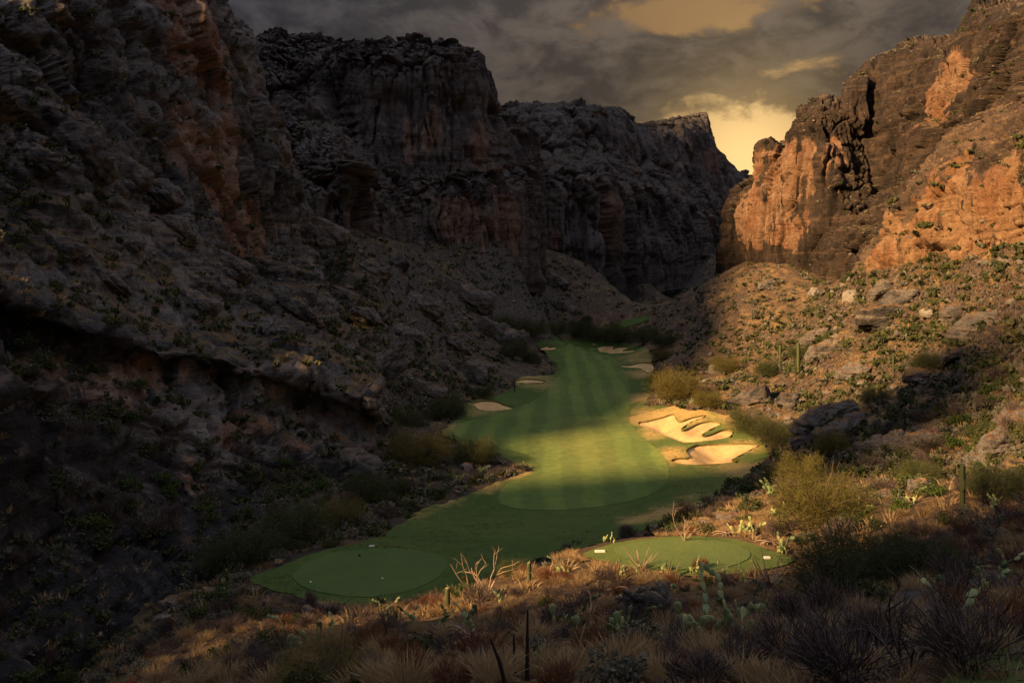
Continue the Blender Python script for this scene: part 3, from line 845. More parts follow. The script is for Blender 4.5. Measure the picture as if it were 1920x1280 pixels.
u_ = stg / 2.6; f_ = u_ - np.floor(u_)
ledge = (sstep(0.0, .18, f_) * (1 - f_) - .35) * sstep(-.15, .3, fbm(P3 / 15.0, 2, 204))
amp = sstep(.12, .45, steep) * off * far_
dz_ = amp * (1.0 * hum + .8 * rdg + 2.6 * ledge) + off * (0.10 + .12 * far_) * rdg + off * .18 * fbm(P3 / 2.0, 3, 205)
Zg = Z_ + dz_ - sstep(0.2, 1.2, sT) * .5
for b_ in BUNK:
    Zg -= 2.6 * sstep(-1.2, 0.2, sdist(X_, Y_, b_))
GROUND = np.stack([X_, Y_, Zg], 1).reshape(nr_, nc_, 3)
obj('ground', mesh_np('ground', GROUND.reshape(-1, 3), grid_faces(nr_, nc_), {'warm': warmth(X_, Y_)}, True, [M_GROUND]),
    kind='structure', label='stony desert ground of the canyon floor and its brush covered slopes')

_gds = gy[:, 0]; _gts = (gx[0] / gx[0, 0] * -1.0)
def ground_at(x, y):
    """Height of the finished ground mesh (bilinear)."""
    x = np.asarray(x, float).ravel(); y = np.asarray(y, float).ravel()
    r = np.interp(y, _gds, np.arange(nr_))
    wd = np.hypot(np.maximum(y, -40), 16.0)
    c = np.interp(x / wd, _gts, np.arange(nc_))
    r0 = np.clip(np.floor(r).astype(int), 0, nr_ - 2); c0 = np.clip(np.floor(c).astype(int), 0, nc_ - 2)
    fr, fc = r - r0, c - c0
    g = GROUND[:, :, 2]
    return (g[r0, c0] * (1 - fr) * (1 - fc) + g[r0 + 1, c0] * fr * (1 - fc) + g[r0, c0 + 1] * (1 - fr) * fc + g[r0 + 1, c0 + 1] * fr * fc)

# ------------------------------------------------------------------ turf and sand sheets
def sheet(poly, lift, spacing, zf, attrs=None, holes=()):
    """A fine triangulated sheet over an outline in plan; spacing is a function of distance."""
    lo, hi = poly.min(0), poly.max(0)
    pts = []
    y = lo[1]
    while y < hi[1]:
        sx, sy = spacing(y)
        xs = np.arange(lo[0] + random.random() * sx, hi[0], sx)
        pts.append(np.stack([xs, np.full(len(xs), y)], 1) + (np.random.rand(len(xs), 2) - .5) * np.array([sx, sy]) * .3)
        y += sy
    pts = np.concatenate(pts) if pts else np.zeros((0, 2))
    s = sdist(pts[:, 0], pts[:, 1], poly)
    sx0, sy0 = spacing(float(poly[:, 1].mean()))
    ok = s > .35 * sx0
    for h in holes:
        ok &= sdist(pts[:, 0], pts[:, 1], h) < -.3 * sx0
    pts = pts[ok]
    loops = [poly] + list(holes)
    V = [Vector(map(float, q)) for lp in loops for q in lp] + [Vector(map(float, q)) for q in pts]
    E, o_ = [], 0
    for lp in loops:
        E += [(o_ + i, o_ + (i + 1) % len(lp)) for i in range(len(lp))]
        o_ += len(lp)
    vo, _e, fo, *_ = delaunay_2d_cdt(V, E, [], 1, 1e-5)
    A = np.array([(v.x, v.y) for v in vo])
    F = np.array([f for f in fo if len(f) == 3], np.int64)
    cen = A[F].mean(1)
    k_ = sdist(cen[:, 0], cen[:, 1], poly) > 0
    for h in holes:
        k_ &= sdist(cen[:, 0], cen[:, 1], h) < 0
    F = F[k_]
    a = A[F]
    flip = ((a[:, 1, 0] - a[:, 0, 0]) * (a[:, 2, 1] - a[:, 0, 1]) - (a[:, 1, 1] - a[:, 0, 1]) * (a[:, 2, 0] - a[:, 0, 0])) < 0
    F[flip] = F[flip][:, ::-1]
    Z = zf(A[:, 0], A[:, 1]) + lift
    return np.column_stack([A, Z]), F

np.random.seed(3); random.seed(3)
DRY_SUN_P = [(tuple(float(q[0]) for q in hit(px, py, 60.0)), r, a) for px, py, r, a in [
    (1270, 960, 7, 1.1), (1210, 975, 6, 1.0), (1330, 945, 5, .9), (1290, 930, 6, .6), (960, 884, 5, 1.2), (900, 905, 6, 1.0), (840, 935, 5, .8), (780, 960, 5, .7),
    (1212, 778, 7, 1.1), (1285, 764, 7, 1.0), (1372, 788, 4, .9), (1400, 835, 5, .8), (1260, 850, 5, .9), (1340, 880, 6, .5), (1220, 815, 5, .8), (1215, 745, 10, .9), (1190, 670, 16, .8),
    (1205, 700, 14, .8), (1000, 712, 12, .7), (900, 765, 9, .6), (850, 800, 6, .7), (1400, 880, 6, .9), (1100, 830, 15, .72), (1090, 800, 14, .66), (1120, 870, 11, .62), (1060, 860, 9, .5), (1200, 770, 6, .8)]]  # mid-fairway entries paint the golden pool of sunlight; the rest are dormant turf
def dry_and_sun(x, y):
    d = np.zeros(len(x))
    for (cx, cy), r, a in DRY_SUN_P:
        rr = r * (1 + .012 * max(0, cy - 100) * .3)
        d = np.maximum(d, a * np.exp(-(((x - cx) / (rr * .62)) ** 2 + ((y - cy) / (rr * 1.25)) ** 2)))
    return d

def ragged(poly, amt):
    p = np.column_stack([poly, poly[:, 0] * 0])
    n2 = 8
    q = np.concatenate([poly + (np.roll(poly, -1, 0) - poly) * t for t in np.arange(n2) / n2], 1).reshape(-1, 2)
    z3 = np.column_stack([q / 1.1, q[:, 0] * 0])
    sc = amt * np.clip(q[:, 1:2] / 90, .4, 2.5)
    return q + sc * np.column_stack([fbm(z3, 3, 71), fbm(z3, 3, 72)])

def turf(name, label, poly, lift, spacing, mat, holes=(), zf=None, dry=True, edge=.12):
    poly = ragged(poly, edge)
    V, F = sheet(poly, lift, spacing, zf or H, holes=holes)
    return obj(name, mesh_np(name, V, F, {'dry': dry_and_sun(V[:, 0], V[:, 1]) if dry else np.zeros(len(V))}, True, [mat]), kind='structure', label=label)

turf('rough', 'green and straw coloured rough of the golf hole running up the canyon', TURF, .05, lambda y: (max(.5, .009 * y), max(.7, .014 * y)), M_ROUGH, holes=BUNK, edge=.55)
turf('rough', 'far green strip of the course beyond the dark bushes at the canyon bend', TURF2, .05, lambda y: (4, 6), M_ROUGH)
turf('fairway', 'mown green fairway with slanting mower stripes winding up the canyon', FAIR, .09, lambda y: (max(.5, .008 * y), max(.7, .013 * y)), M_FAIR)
turf('putting_green', 'pale smooth putting green at the far end of the fairway', GREEN, .09, lambda y: (3, 5), M_TEE)
turf('tee_ground', 'large oval dark green tee in the shade at the lower left', LT, .09, lambda y: (.5, .6), M_TEE, dry=False)
turf('tee_surround', 'mown turf round the upper tee beside the prickly pears', RTA, .06, lambda y: (.4, .5), M_ROUGH, dry=False)
turf('tee_ground', 'smaller olive green tee catching the sun above the brush', RT, .09, lambda y: (.4, .5), M_TEE, dry=False)

BLAB = ['largest sunlit sand bunker with turf fingers on the right of the fairway', 'broad sand bunker just in front of the largest one', 'small round sand bunker on the left of the fairway beside the bushes',
        'thin flat sand bunker on the left below the rocky point', 'small sand bunker in front of the far green on its left', 'tiny sand bunker beside the right end of the far green',
        'wide many lobed sand bunker by the far green under dark bushes', 'long low sand bunker at the right edge of the fairway beside grey bushes']
for bi, b_ in enumerate(BUNK):
    root = obj('sand_bunker', None, loc=(b_[:, 0].mean(), b_[:, 1].mean(), H1(*b_.mean(0))), kind='structure', label=BLAB[bi])
    dm_ = b_[:, 1].mean()
    sp_ = .35 if dm_ < 150 else (.6 if dm_ < 220 else 1.0)
    V, F = sheet(b_, 0, lambda y: (sp_, sp_ * 1.2), H)
    cen_ = np.array(root.location)
    edge = sdist(V[:, 0], V[:, 1], b_) < .01
    V[edge, 2] = H0(V[edge, 0], V[edge, 1]) - .04
    obj('sand', mesh_np('sand', V - cen_, F, None, True, [M_SAND]), root)
    n_ = len(b_)
    top = np.column_stack([b_, H0(b_[:, 0], b_[:, 1]) + .25]); bot = top.copy(); bot[:, 2] -= .36
    i_ = np.arange(n_); j_ = (i_ + 1) % n_
    obj('lip', mesh_np('lip', np.concatenate([top, bot]) - cen_, np.stack([i_, j_, j_ + n_, i_ + n_], 1), None, True, [M_LIP]), root)

# ------------------------------------------------------------------ the canyon walls
def sp(px, py, d, r, a):
    return (*U(px, py, d), r, a)
def fr(px, py, d, r, h, a=1.0):
    return (*U(px, py, d), r, h, a)

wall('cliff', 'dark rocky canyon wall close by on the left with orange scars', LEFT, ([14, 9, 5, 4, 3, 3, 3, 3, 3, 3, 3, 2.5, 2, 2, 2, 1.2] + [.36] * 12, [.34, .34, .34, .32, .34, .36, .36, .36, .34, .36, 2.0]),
     [1.0, .8, .8, .9, .9, .9, .5, .35, .9, 1.1, 1.0, .4], [0, 0, .1, 0, 0, .2, .7, 1.0, .3, 0, .2, .6],
     dict(big=1.2, Lb=14, block=.9, cell=(9, 9, 4.5), strata=3.0, sh=5.6, dip=(.42, .15), seed=1, fine=.3), M_ROCK_L,
     level=.6, params2=dict(big=3.2, Lb=20, block=2.8, cell=(6.5, 6.5, 34), column=.8, strata=1.1, sh=6.5, dip=(.30, .10), seed=2, fine=.35), rows2=[0, 0, 0, .3, .3, 0, 0, .35, .8, 1, 1, .5],
     spots=[sp(590, 915, 96, 3.5, -4), sp(560, 700, 106, 4, 1.5), sp(230, 250, 136, 5, 2.0), sp(300, 690, 92, 4, -2.5), sp(380, 235, 158, 4, 2.5), sp(150, 700, 78, 4, -2.0)],
     fresh=[fr(345, 90, 162, 9, 13, 1.0), fr(415, 290, 157, 9, 9, 1.1), fr(450, 390, 160, 8, 10, 1.05), fr(480, 430, 164, 6, 4, .8), fr(300, 715, 86, 9, 2.0, .75), fr(400, 870, 84, 4, 3.2, 1.0),
            fr(440, 930, 82, 4, 2.0, .8), fr(560, 780, 100, 4, 3, .95), fr(650, 800, 102, 3, 2, .8), fr(110, 700, 72, 6, 1.8, .7), fr(510, 740, 102, 3, 1.5, .8), fr(60, 690, 77, 5, 1.6, .7), fr(430, 800, 98, 5, 2.5, .9)],
     varnish_shade=[fr(150, 930, 66, 16, 7, 1.0), fr(30, 900, 60, 16, 7, 1.0), fr(300, 950, 76, 12, 6, 1.0), fr(60, 1100, 54, 16, 8, 1.0), fr(250, 1080, 64, 14, 7, 1.0), fr(440, 960, 86, 7, 4, .9), fr(540, 910, 96, 6, 4, .9), fr(640, 900, 98, 4, 3, .8), fr(230, 200, 138, 9, 10, .7), fr(480, 250, 172, 7, 9, .8), fr(100, 640, 80, 14, 2.5, .5)])  # lower slab entries also paint in the dim corner
wall('mesa', 'dark flat topped mesa with columned cliffs above the left slope', MESA, (.58, [.48, .48, .65, .5, .48, 1.0, 3]),
     [.7, 1.0, .8, .45, 1.0, .6, .2], [.5, 0, .4, .8, 0, .1, .3],
     dict(big=3.0, Lb=22, block=4.2, cell=(9, 9, 160), strata=.8, sh=9, dip=(.02, .03), seed=5, fine=.35, column=1.0), M_ROCK_M, straight=True, level=.9,
     spots=[sp(738, 210, 325, 9, -6), sp(875, 200, 326, 3.5, -4), sp(825, 190, 324, 3, -3), sp(625, 335, 240, 7, 3), sp(608, 345, 239, 3, -5), sp(580, 195, 335, 8, 4)],
     fresh=[fr(768, 270, 319, 4, 8, .9), fr(900, 420, 312, 9, 11, .95), fr(950, 420, 322, 9, 11, .95), fr(815, 240, 320, 4, 8, .6), fr(905, 270, 328, 5, 10, .6), fr(660, 290, 330, 3, 8, .5), fr(860, 415, 308, 7, 9, .7), fr(690, 380, 285, 4, 6, .5)])
wall('mesa', 'farthest long mesa closing the canyon below the sunset gap', FAR, (.82, [.7, .9, .7, .9, .72, 6.0]),
     [1.0, 1.0, .5, .9, .4, .1], [.1, .1, .8, .3, .05, .2],
     dict(big=2.4, Lb=30, block=4.4, cell=(11, 11, 110), column=1.0, strata=1.8, sh=13.0, dip=(.0, .02), seed=9, fine=.6), M_ROCK_F, straight=True, level=.9,
     spots=[sp(1090, 400, 408, 12, -5), sp(1140, 400, 412, 8, 4), sp(1240, 420, 470, 10, -5)],
     fresh=[fr(1135, 420, 412, 5, 18, .85), fr(1180, 330, 470, 5, 9, .5), fr(1320, 300, 545, 9, 9, .8), fr(1325, 430, 508, 8, 14, .6), fr(1290, 470, 490, 10, 6, .5), fr(1040, 445, 402, 6, 6, .6)])
wall('cliff', 'red brown cliff stepping down to the bright gap in the sky', RB, ([.36] * 16 + [.5, 1.5], [.36, .36, .36, .45, 2.5]),
     [1.0, 1.0, 1.0, .9, .5, .3], [.15, .05, .1, .35, .2, .5],
     dict(big=2.8, Lb=22, block=3.2, cell=(8, 8, 40), column=.7, strata=1.5, sh=8.5, dip=(.10, .05), seed=13, fine=.45), M_ROCK_B, straight=True, level=.85,
     spots=[sp(1500, 345, 306, 3, -3), sp(1445, 285, 321, 4, 2.5), sp(1600, 340, 283, 6, 3), sp(1655, 330, 285, 18, -3.5), sp(1560, 300, 290, 8, 3), sp(1780, 120, 266, 9, 4), sp(1700, 200, 262, 10, -3)],
     fresh=[fr(1470, 370, 312, 13, 17, 1.05), fr(1430, 410, 320, 9, 10, 1.0), fr(1400, 400, 330, 8, 9, .85), fr(1520, 300, 303, 6, 8, .55), fr(1770, 170, 256, 9, 12, .75), fr(1490, 440, 304, 8, 6, .9), fr(1570, 300, 292, 4, 7, .5)])
wall('cliff', 'glowing orange cliff with overhangs standing nearest on the right', RA, ([.22] * 6 + [1.0, 4, 6, 8, 8, 6], [.22, .2, .22, .3, 1.0]),
     [1.0, 1.0, 1.0, 1.0, .8, .4], [.0, 0, 0, .2, .6, .9],
     dict(big=1.5, Lb=9, block=1.2, cell=(4.5, 4.5, 11), strata=1.5, sh=5.5, dip=(.12, .06), seed=17, fine=.28), M_ROCK_A, straight=True,
     spots=[sp(1752, 447, 155, 2.6, 3.2), sp(1700, 395, 161, 2.2, -2.6), sp(1690, 425, 161, 2.0, -2.4), sp(1730, 345, 163, 3.5, 2.0), sp(1672, 470, 166, 2.6, 1.8), sp(1800, 440, 149, 2.5, -1.5), sp(1745, 480, 156, 3, -1.8)],
     fresh=[fr(1700, 455, 162, 8, 8, 1.1), fr(1850, 440, 143, 12, 9, 1.1), fr(1780, 450, 152, 9, 9, 1.1), fr(1800, 400, 150, 9, 10, 1.1), fr(1760, 400, 154, 5, 6, .9), fr(1890, 400, 138, 8, 10, .9), fr(1650, 480, 170, 4, 5, .8), fr(1740, 490, 156, 8, 3, .9)])

wall('shade_hill', 'unseen mountain flank added behind the left wall to shade the mesas', SHADE_HILL, (4, 4), [.8, 1, 1, 1, .6], [.6, .3, .2, .4, .8],
     dict(big=4, Lb=30, block=3, cell=(12, 12, 20), strata=1.5, sh=6, dip=(.1, .05), seed=23, fine=.5), M_ROCK_L)

# ------------------------------------------------------------------ plants, stones and course furniture: materials
def leaf_material(name, a, b_, trans=.25, var=.5):
    def build(t, b):
        oi = t.n('ShaderNodeObjectInfo')
        p, n = geo(t)
        ti = attr(t, 'tint')
        f = t.math('ADD', t.math('MULTIPLY', oi.outputs['Random'], .6), ti)
        f = t.math('FRACT', t.math('ADD', f, t.math('MULTIPLY', t.noise(p, 1.3, 3, .6), var)))
        c = t.mix(f, a, b_)
        t.link(c, b.inputs['Base Color'])
        b.inputs['Roughness'].default_value = .8
        tr = t.n('ShaderNodeBsdfTranslucent')
        t.link(c, tr.inputs['Color'])
        ms = t.n('ShaderNodeMixShader')
        ms.inputs[0].default_value = trans
        t.link(b.outputs[0], ms.inputs[1]); t.link(tr.outputs[0], ms.inputs[2])
        t.link(ms.outputs[0], [x for x in t.t.nodes if x.type == 'OUTPUT_MATERIAL'][0].inputs['Surface'])
    return material(name, build)

M_DRYGRASS = leaf_material('dry_grass', (.29, .20, .105), (.43, .32, .175), .35)
M_TWIG = leaf_material('brown_twigs', (.075, .060, .060), (.13, .10, .092), .1)
M_RUST = leaf_material('rust_twigs', (.14, .062, .036), (.19, .095, .052), .2)
M_GREEN = leaf_material('shrub_leaves', (.048, .066, .028), (.095, .105, .042), .25)
M_GREY = leaf_material('grey_leaves', (.11, .118, .092), (.16, .155, .12), .2)
M_OLIVE = leaf_material('palo_verde_twigs', (.10, .098, .030), (.18, .15, .048), .35)
M_BRIGHT = leaf_material('bright_leaves', (.050, .085, .022), (.080, .115, .032), .3)
M_BARK = material('bark', lambda t, b: t.link(t.mix(t.noise(geo(t)[0], 6.0, 5, .7), (.045, .035, .025), (.13, .10, .07)), b.inputs['Base Color']))
M_DEAD = material('bleached_wood', lambda t, b: t.link(t.mix(t.noise(geo(t)[0], 5.0, 5, .7), (.20, .14, .10), (.40, .31, .23)), b.inputs['Base Color']))
M_CHAR = material('dark_dead_wood', lambda t, b: t.link(t.mix(t.noise(geo(t)[0], 5.0, 5, .7), (.018, .014, .012), (.05, .040, .034)), b.inputs['Base Color']))

def pad_build(t, b):
    oi = t.n('ShaderNodeObjectInfo')
    tcn = t.n('ShaderNodeTexCoord')
    v = t.n('ShaderNodeTexVoronoi'); v.inputs['Scale'].default_value = 22
    t.link(tcn.outputs['Object'], v.inputs['Vector'])
    c = t.mix(oi.outputs['Random'], (.13, .20, .105), (.34, .37, .16))
    c = t.mix(t.math('MULTIPLY', t.ramp(v.outputs['Distance'], .16, .06), .7), c, (.50, .46, .30))
    t.link(c, b.inputs['Base Color'])
    b.inputs['Roughness'].default_value = .55
M_PAD = material('cactus_pad', pad_build)
M_PADY = leaf_material('pale_cactus', (.30, .30, .12), (.46, .42, .20), .3)
M_SAG = material('saguaro_skin', lambda t, b: t.link(t.mix(t.noise(t.scale3(geo(t)[0], 4, 4, 1.2), 1.0, 4, .6), (.045, .060, .030), (.10, .115, .060)), b.inputs['Base Color']))
M_WHITE = material('white_paint', lambda t, b: t.link(t.mix(t.noise(geo(t)[0], 14.0, 4, .7), (.62, .60, .56), (.80, .79, .76)), b.inputs['Base Color']))
M_MARK = material('dark_marker', lambda t, b: t.put(b.inputs['Base Color'], (.03, .03, .035)))
M_ASPH = material('path_asphalt', lambda t, b: t.link(t.mix(t.noise(geo(t)[0], 5.0, 7, .75), (.038, .037, .038), (.075, .072, .070)), b.inputs['Base Color']))

# ------------------------------------------------------------------ shapes
RNG = np.random.default_rng(11)

def tubes(paths, sides=5):
    """Tapered tubes: list of (points (k,3), radii (k)). Returns V, F (quads)."""
    VV, FF, o = [], [], 0
    an = np.arange(sides) / sides * 2 * np.pi
    for P, R in paths:
        P = np.asarray(P, float); R = np.asarray(R, float)
        T = np.gradient(P, axis=0); T /= np.linalg.norm(T, axis=1, keepdims=True) + 1e-9
        ref = np.where(np.abs(T[:, 2:3]) > .9, [[1., 0, 0]], [[0, 0, 1.]])
        A = np.cross(T, ref); A /= np.linalg.norm(A, axis=1, keepdims=True) + 1e-9
        B = np.cross(T, A)
        V = P[:, None] + R[:, None, None] * (np.cos(an)[None, :, None] * A[:, None] + np.sin(an)[None, :, None] * B[:, None])
        k_ = len(P)
        i = np.arange(k_ * sides).reshape(k_, sides)
        j = np.roll(i, -1, 1)
        FF.append(np.stack([i[:-1], j[:-1], j[1:], i[1:]], -1).reshape(-1, 4) + o)
        VV.append(V.reshape(-1, 3)); o += k_ * sides
    return np.concatenate(VV), np.concatenate(FF)

def strips(P0, D, L, Wd, bend, rng):
    """Thin bent blades: base points, directions, lengths, widths. 2 quads-worth of triangles each: returns V, F (tris)."""
    n = len(P0)
    side = np.cross(D, rng.normal(size=(n, 3))); side /= np.linalg.norm(side, axis=1, keepdims=True) + 1e-9
    P1 = P0 + D * (L * .55)[:, None]
    P2 = P0 + D * L[:, None] + bend * L[:, None]
    w = side * Wd[:, None] * .5
    V = np.stack([P0 - w, P0 + w, P1 - w * .75, P1 + w * .75, P2], 1).reshape(-1, 3)
    b = np.arange(n)[:, None] * 5
    F = np.concatenate([b + [0, 1, 3], b + [0, 3, 2], b + [2, 3, 4]])
    return V, F

def unit(v):
    return v / (np.linalg.norm(v, axis=1, keepdims=True) + 1e-9)

def tuft_shape(n, h, r, rng, wd=.02):
    ang = rng.random(n) * 2 * np.pi; q = np.sqrt(rng.random(n)) * r * .45
    P0 = np.stack([np.cos(ang) * q, np.sin(ang) * q, np.full(n, -.05)], 1)
    D = unit(np.stack([np.cos(ang) * (.15 + q / r * .9), np.sin(ang) * (.15 + q / r * .9), np.ones(n)], 1) + rng.normal(size=(n, 3)) * .18)
    L = h * (.6 + .5 * rng.random(n))
    bend = D * np.array([.35, .35, 0]) + np.array([0, 0, -.12])
    return strips(P0, D, L, np.full(n, wd), bend, rng)

def twig_shape(n, r, h, rng, wd=.03, ln=.5, up=.5, mess=.35):
    """A rounded, see-through shrub: twigs filling a dome, denser in clumps."""
    m = min(90, max(6, n // 60))
    ang = rng.random(m) * 2 * np.pi; e = rng.random(m) ** .7
    C = np.stack([np.cos(ang) * np.sqrt(1 - (e * .8) ** 2), np.sin(ang) * np.sqrt(1 - (e * .8) ** 2), e], 1) * (.32 + .55 * rng.random((m, 1)))
    c = C[rng.integers(0, m, n)]
    P = c + rng.normal(size=(n, 3)) * (.10 + .09 * rng.random((n, 1)))
    P[:, 2] = np.abs(P[:, 2])
    D = unit(P * np.array([1, 1, .6]) + np.array([0, 0, up]) + rng.normal(size=(n, 3)) * mess)
    P0 = P * np.array([r, r, h])
    return strips(P0, D, ln * (.5 + .8 * rng.random(n)), np.full(n, wd), rng.normal(size=(n, 3)) * .12, rng)

def leaf_shape(n, r, h, rng, s=.09):
    """A leafy shrub: small leaf-sized faces in clumps through a dome."""
    m = max(7, n // 45)
    ang = rng.random(m) * 2 * np.pi; e = rng.random(m)
    C = np.stack([np.cos(ang) * np.sqrt(1 - (e * .85) ** 2), np.sin(ang) * np.sqrt(1 - (e * .85) ** 2), e], 1) * (.5 + .3 * rng.random((m, 1)))
    P = C[rng.integers(0, m, n)] + rng.normal(size=(n, 3)) * .15
    P[:, 2] = np.abs(P[:, 2])
    P = P * np.array([r, r, h])
    a = unit(rng.normal(size=(n, 3))); b = unit(np.cross(a, rng.normal(size=(n, 3))))
    q = s * (.6 + .8 * rng.random(n))[:, None]
    V = np.stack([P - a * q, P + b * q * .55, P + a * q, P - b * q * .55], 1).reshape(-1, 3)
    F = np.arange(n * 4).reshape(n, 4)
    return V, np.concatenate([F[:, [0, 1, 2]], F[:, [0, 2, 3]]])

def stems_shape(n, r, h, rng, rad=.02, sides=4):
    paths = []
    for _ in range(n):
        a = rng.random() * 6.283; e = rng.random()
        tip = np.array([math.cos(a) * r * (.3 + .6 * e), math.sin(a) * r * (.3 + .6 * e), h * (.9 - .4 * e)])
        mid_ = tip * .5 + rng.normal(size=3) * .08 * r + np.array([0, 0, -.05 * h])
        paths.append(([(0, 0, -.1), mid_, tip], [rad, rad * .7, rad * .25]))
    return tubes(paths, sides)

def ico(sub):
    import bmesh
    bm = bmesh.new()
    bmesh.ops.create_icosphere(bm, subdivisions=sub, radius=1.0)
    V = np.array([v.co[:] for v in bm.verts]); F = np.array([[v.index for v in f.verts] for f in bm.faces])
    bm.free()
    return V, F
ICO = {s: ico(s) for s in (1, 2, 3, 4, 5)}

def stone_shape(sub, dims, seed, boxy=.5, beds=.0, rough=.12, bedh=.35):
    """A weathered stone about dims metres across: broken planes, then beds and joints."""
    V, F = ICO[sub]
    rng = np.random.default_rng(seed)
    P = V.copy()
    m = np.max(np.abs(P), axis=1, keepdims=True)
    P = P * (1 - boxy) + (P / m) * boxy * .8
    for _ in range(9):                           # break off flat faces
        nrm = unit(rng.normal(size=(1, 3)))[0]
        lim = .55 + .35 * rng.random()
        s = P @ nrm
        P = P - np.maximum(s - lim, 0)[:, None] * nrm * .85
    P = P * np.array(dims) * .5
    N = unit(P / np.array(dims) ** 2)
    sc = float(np.mean(dims))
    d = rough * sc * fbm(P / (sc * .38) + seed * 3.1, 4, seed)
    f1, f2, cid, _o = worley(P / (sc * .30) + seed, seed)
    d = d + rough * sc * .55 * (cid - .5) - rough * sc * .5 * np.exp(-((f2 - f1) / .12) ** 2)
    if beds:
        s = P[:, 2] + .25 * P[:, 0] + .10 * sc * fbm(P / (sc * .5), 2, seed + 5)
        u = s / bedh + 50; li = np.floor(u); f = u - li
        r = _hf(li.astype(np.int32), np.zeros(len(P), np.int32), np.zeros(len(P), np.int32), seed)
        d = d + beds * ((r - .5) * 1.1 + .9 * (np.sqrt(np.maximum(0, 1 - (2 * f - 1) ** 4)) - .8)) * np.clip(1.2 - np.abs(N[:, 2]), .1, 1)
    P = P + N * d[:, None]
    return P, F

def tri(F):
    return F if F.shape[1] == 3 else np.concatenate([F[:, [0, 1, 2]], F[:, [0, 2, 3]]])

def merge(parts):
    """[(V, F)] -> one V, F of triangles and the index of the part each face came from."""
    o, VV, FF, MI = 0, [], [], []
    for i, (V, F) in enumerate(parts):
        VV.append(V); FF.append(tri(F) + o); MI.append(np.full(len(FF[-1]), i)); o += len(V)
    return np.concatenate(VV), np.concatenate(FF), np.concatenate(MI)

def mass(name, label, templ, places, mats, smooth=False, **props):
    """Many small copies joined as one object. places: (x, y, z, scale, turn, which)."""
    VV, FF, TT, o = [], [], [], 0
    for (x, y, z, s, a, w) in places:
        V, F = templ[int(w) % len(templ)]
        c, sn = math.cos(a), math.sin(a)
        Q = V * s
        VV.append(np.stack([Q[:, 0] * c - Q[:, 1] * sn + x, Q[:, 0] * sn + Q[:, 1] * c + y, Q[:, 2] + z], 1))
        FF.append(tri(F) + o); o += len(V)
        TT.append(np.full(len(V), (math.sin(x * 12.9 + y * 78.2) * 43758.5) % 1.0))
    me = mesh_np(name, np.concatenate(VV), np.concatenate(FF), {'tint': np.concatenate(TT)}, smooth, mats)
    return obj(name, me, kind='stuff', label=label, **props)

# ------------------------------------------------------------------ finding places on the finished land
bpy.context.view_layer.update()
DG = bpy.context.evaluated_depsgraph_get()

def cast(px, py):
    """What the sight line through a point of the photograph meets: (point, normal, name, distance) or None."""
    d = Vector(((px - 960) / FPX, 1.0, (HY - py) / FPX)).normalized()
    ok, loc, nrm, _i, ob, _m = S.ray_cast(DG, Vector((0, 0, EYE)), d)
    if not ok:
        return None
    if nrm.dot(d) > 0:
        nrm = -nrm
    return loc, nrm, ob.name.split('.')[0], loc.y

LAND = [  # landmarks of the photograph: pixel, words
    (1285, 805, 'the largest sand bunker'), (1340, 855, 'the broad lower bunker'), (925, 763, 'the round bunker'), (990, 716, 'the thin bunker'), (1150, 656, 'the far lobed bunker'),
    (1195, 690, 'the long low bunker'), (1030, 653, 'the small far bunker'), (1225, 1150, 'the big grey boulder'), (1275, 1040, 'the sunlit tee'), (690, 1075, 'the shaded tee'),
    (1120, 1034, 'the white tee plate'), (1000, 880, 'the bare earth point'), (1380, 950, 'the golden grass knoll'), (1540, 915, 'the big olive palo verde'), (1580, 1020, 'the darkest palo verde'),
    (1560, 790, 'the banded outcrop'), (1870, 850, 'the dark banded outcrop'), (1680, 850, 'the low broken outcrop'), (1600, 550, 'the pale leaning boulder'), (1525, 548, 'the pale round boulder'),
    (1497, 660, 'the tree with a saguaro'), (1700, 480, 'the orange cliff'), (1850, 500, 'the orange cliff foot'), (1450, 420, 'the red brown cliff'), (1660, 350, 'the upper brown cliffs'),
    (1800, 150, 'the brown skyline'), (1250, 600, 'the far green strip'), (1060, 645, 'the putting green'), (1100, 560, 'the far slope foot'), (1180, 430, 'the far mesa'),
    (900, 420, 'the pale cliff band'), (800, 220, 'the mesa columns'), (640, 360, 'the dark crag'), (470, 400, 'the orange scar'), (350, 100, 'the upper pale scar'),
    (200, 280, 'the grey slabs'), (100, 500, 'the grassy ledge'), (300, 500, 'the straw slope'), (480, 590, 'the tilted outcrop'), (650, 790, 'the yellow lichen streak'),
    (400, 870, 'the red hollow'), (150, 700, 'the red overhang'), (150, 1000, 'the black lower rock'), (600, 970, 'the shaded thicket'), (700, 950, 'the gully bushes'),
    (720, 700, 'the grey rock fin'), (830, 690, 'the broken ledges'), (780, 590, 'the dark domed rock'), (700, 510, 'the round boulders'), (880, 720, 'the red faced rock'),
    (960, 640, 'the rocky point'), (780, 820, 'the feathery bush'), (890, 850, 'the dark bush on the bank'), (600, 1200, 'the dark lower hillside'), (838, 1120, 'the cactus post'),
    (985, 1190, 'the dead stalks'), (1060, 1150, 'the curling prickly pear'), (1330, 1190, 'the large prickly pear'), (1720, 1120, 'the dark path'), (1860, 1000, 'the lone dark saguaro'),
    (1780, 1180, 'the near cactus pads'), (950, 1080, 'the leggy bush'), (1750, 740, 'the thin saguaros'), (1730, 660, 'the twin posts'), (1480, 700, 'the sunlit slope'), (1330, 700, 'the round olive bushes'),
    (1850, 650, 'the dim upper slope'), (1420, 800, 'the bushes by the bunker'), (1300, 1000, 'the grey brush behind the tee'), (420, 1120, 'the tufted corner'), (480, 1150, 'the tufted bank'), (1400, 560, 'the stony slope')]
_used_labels = {}
ORD = [''] + [f', {w} nearest to it' for w in 'second third fourth fifth sixth seventh eighth ninth tenth eleventh twelfth thirteenth fourteenth'.split()]
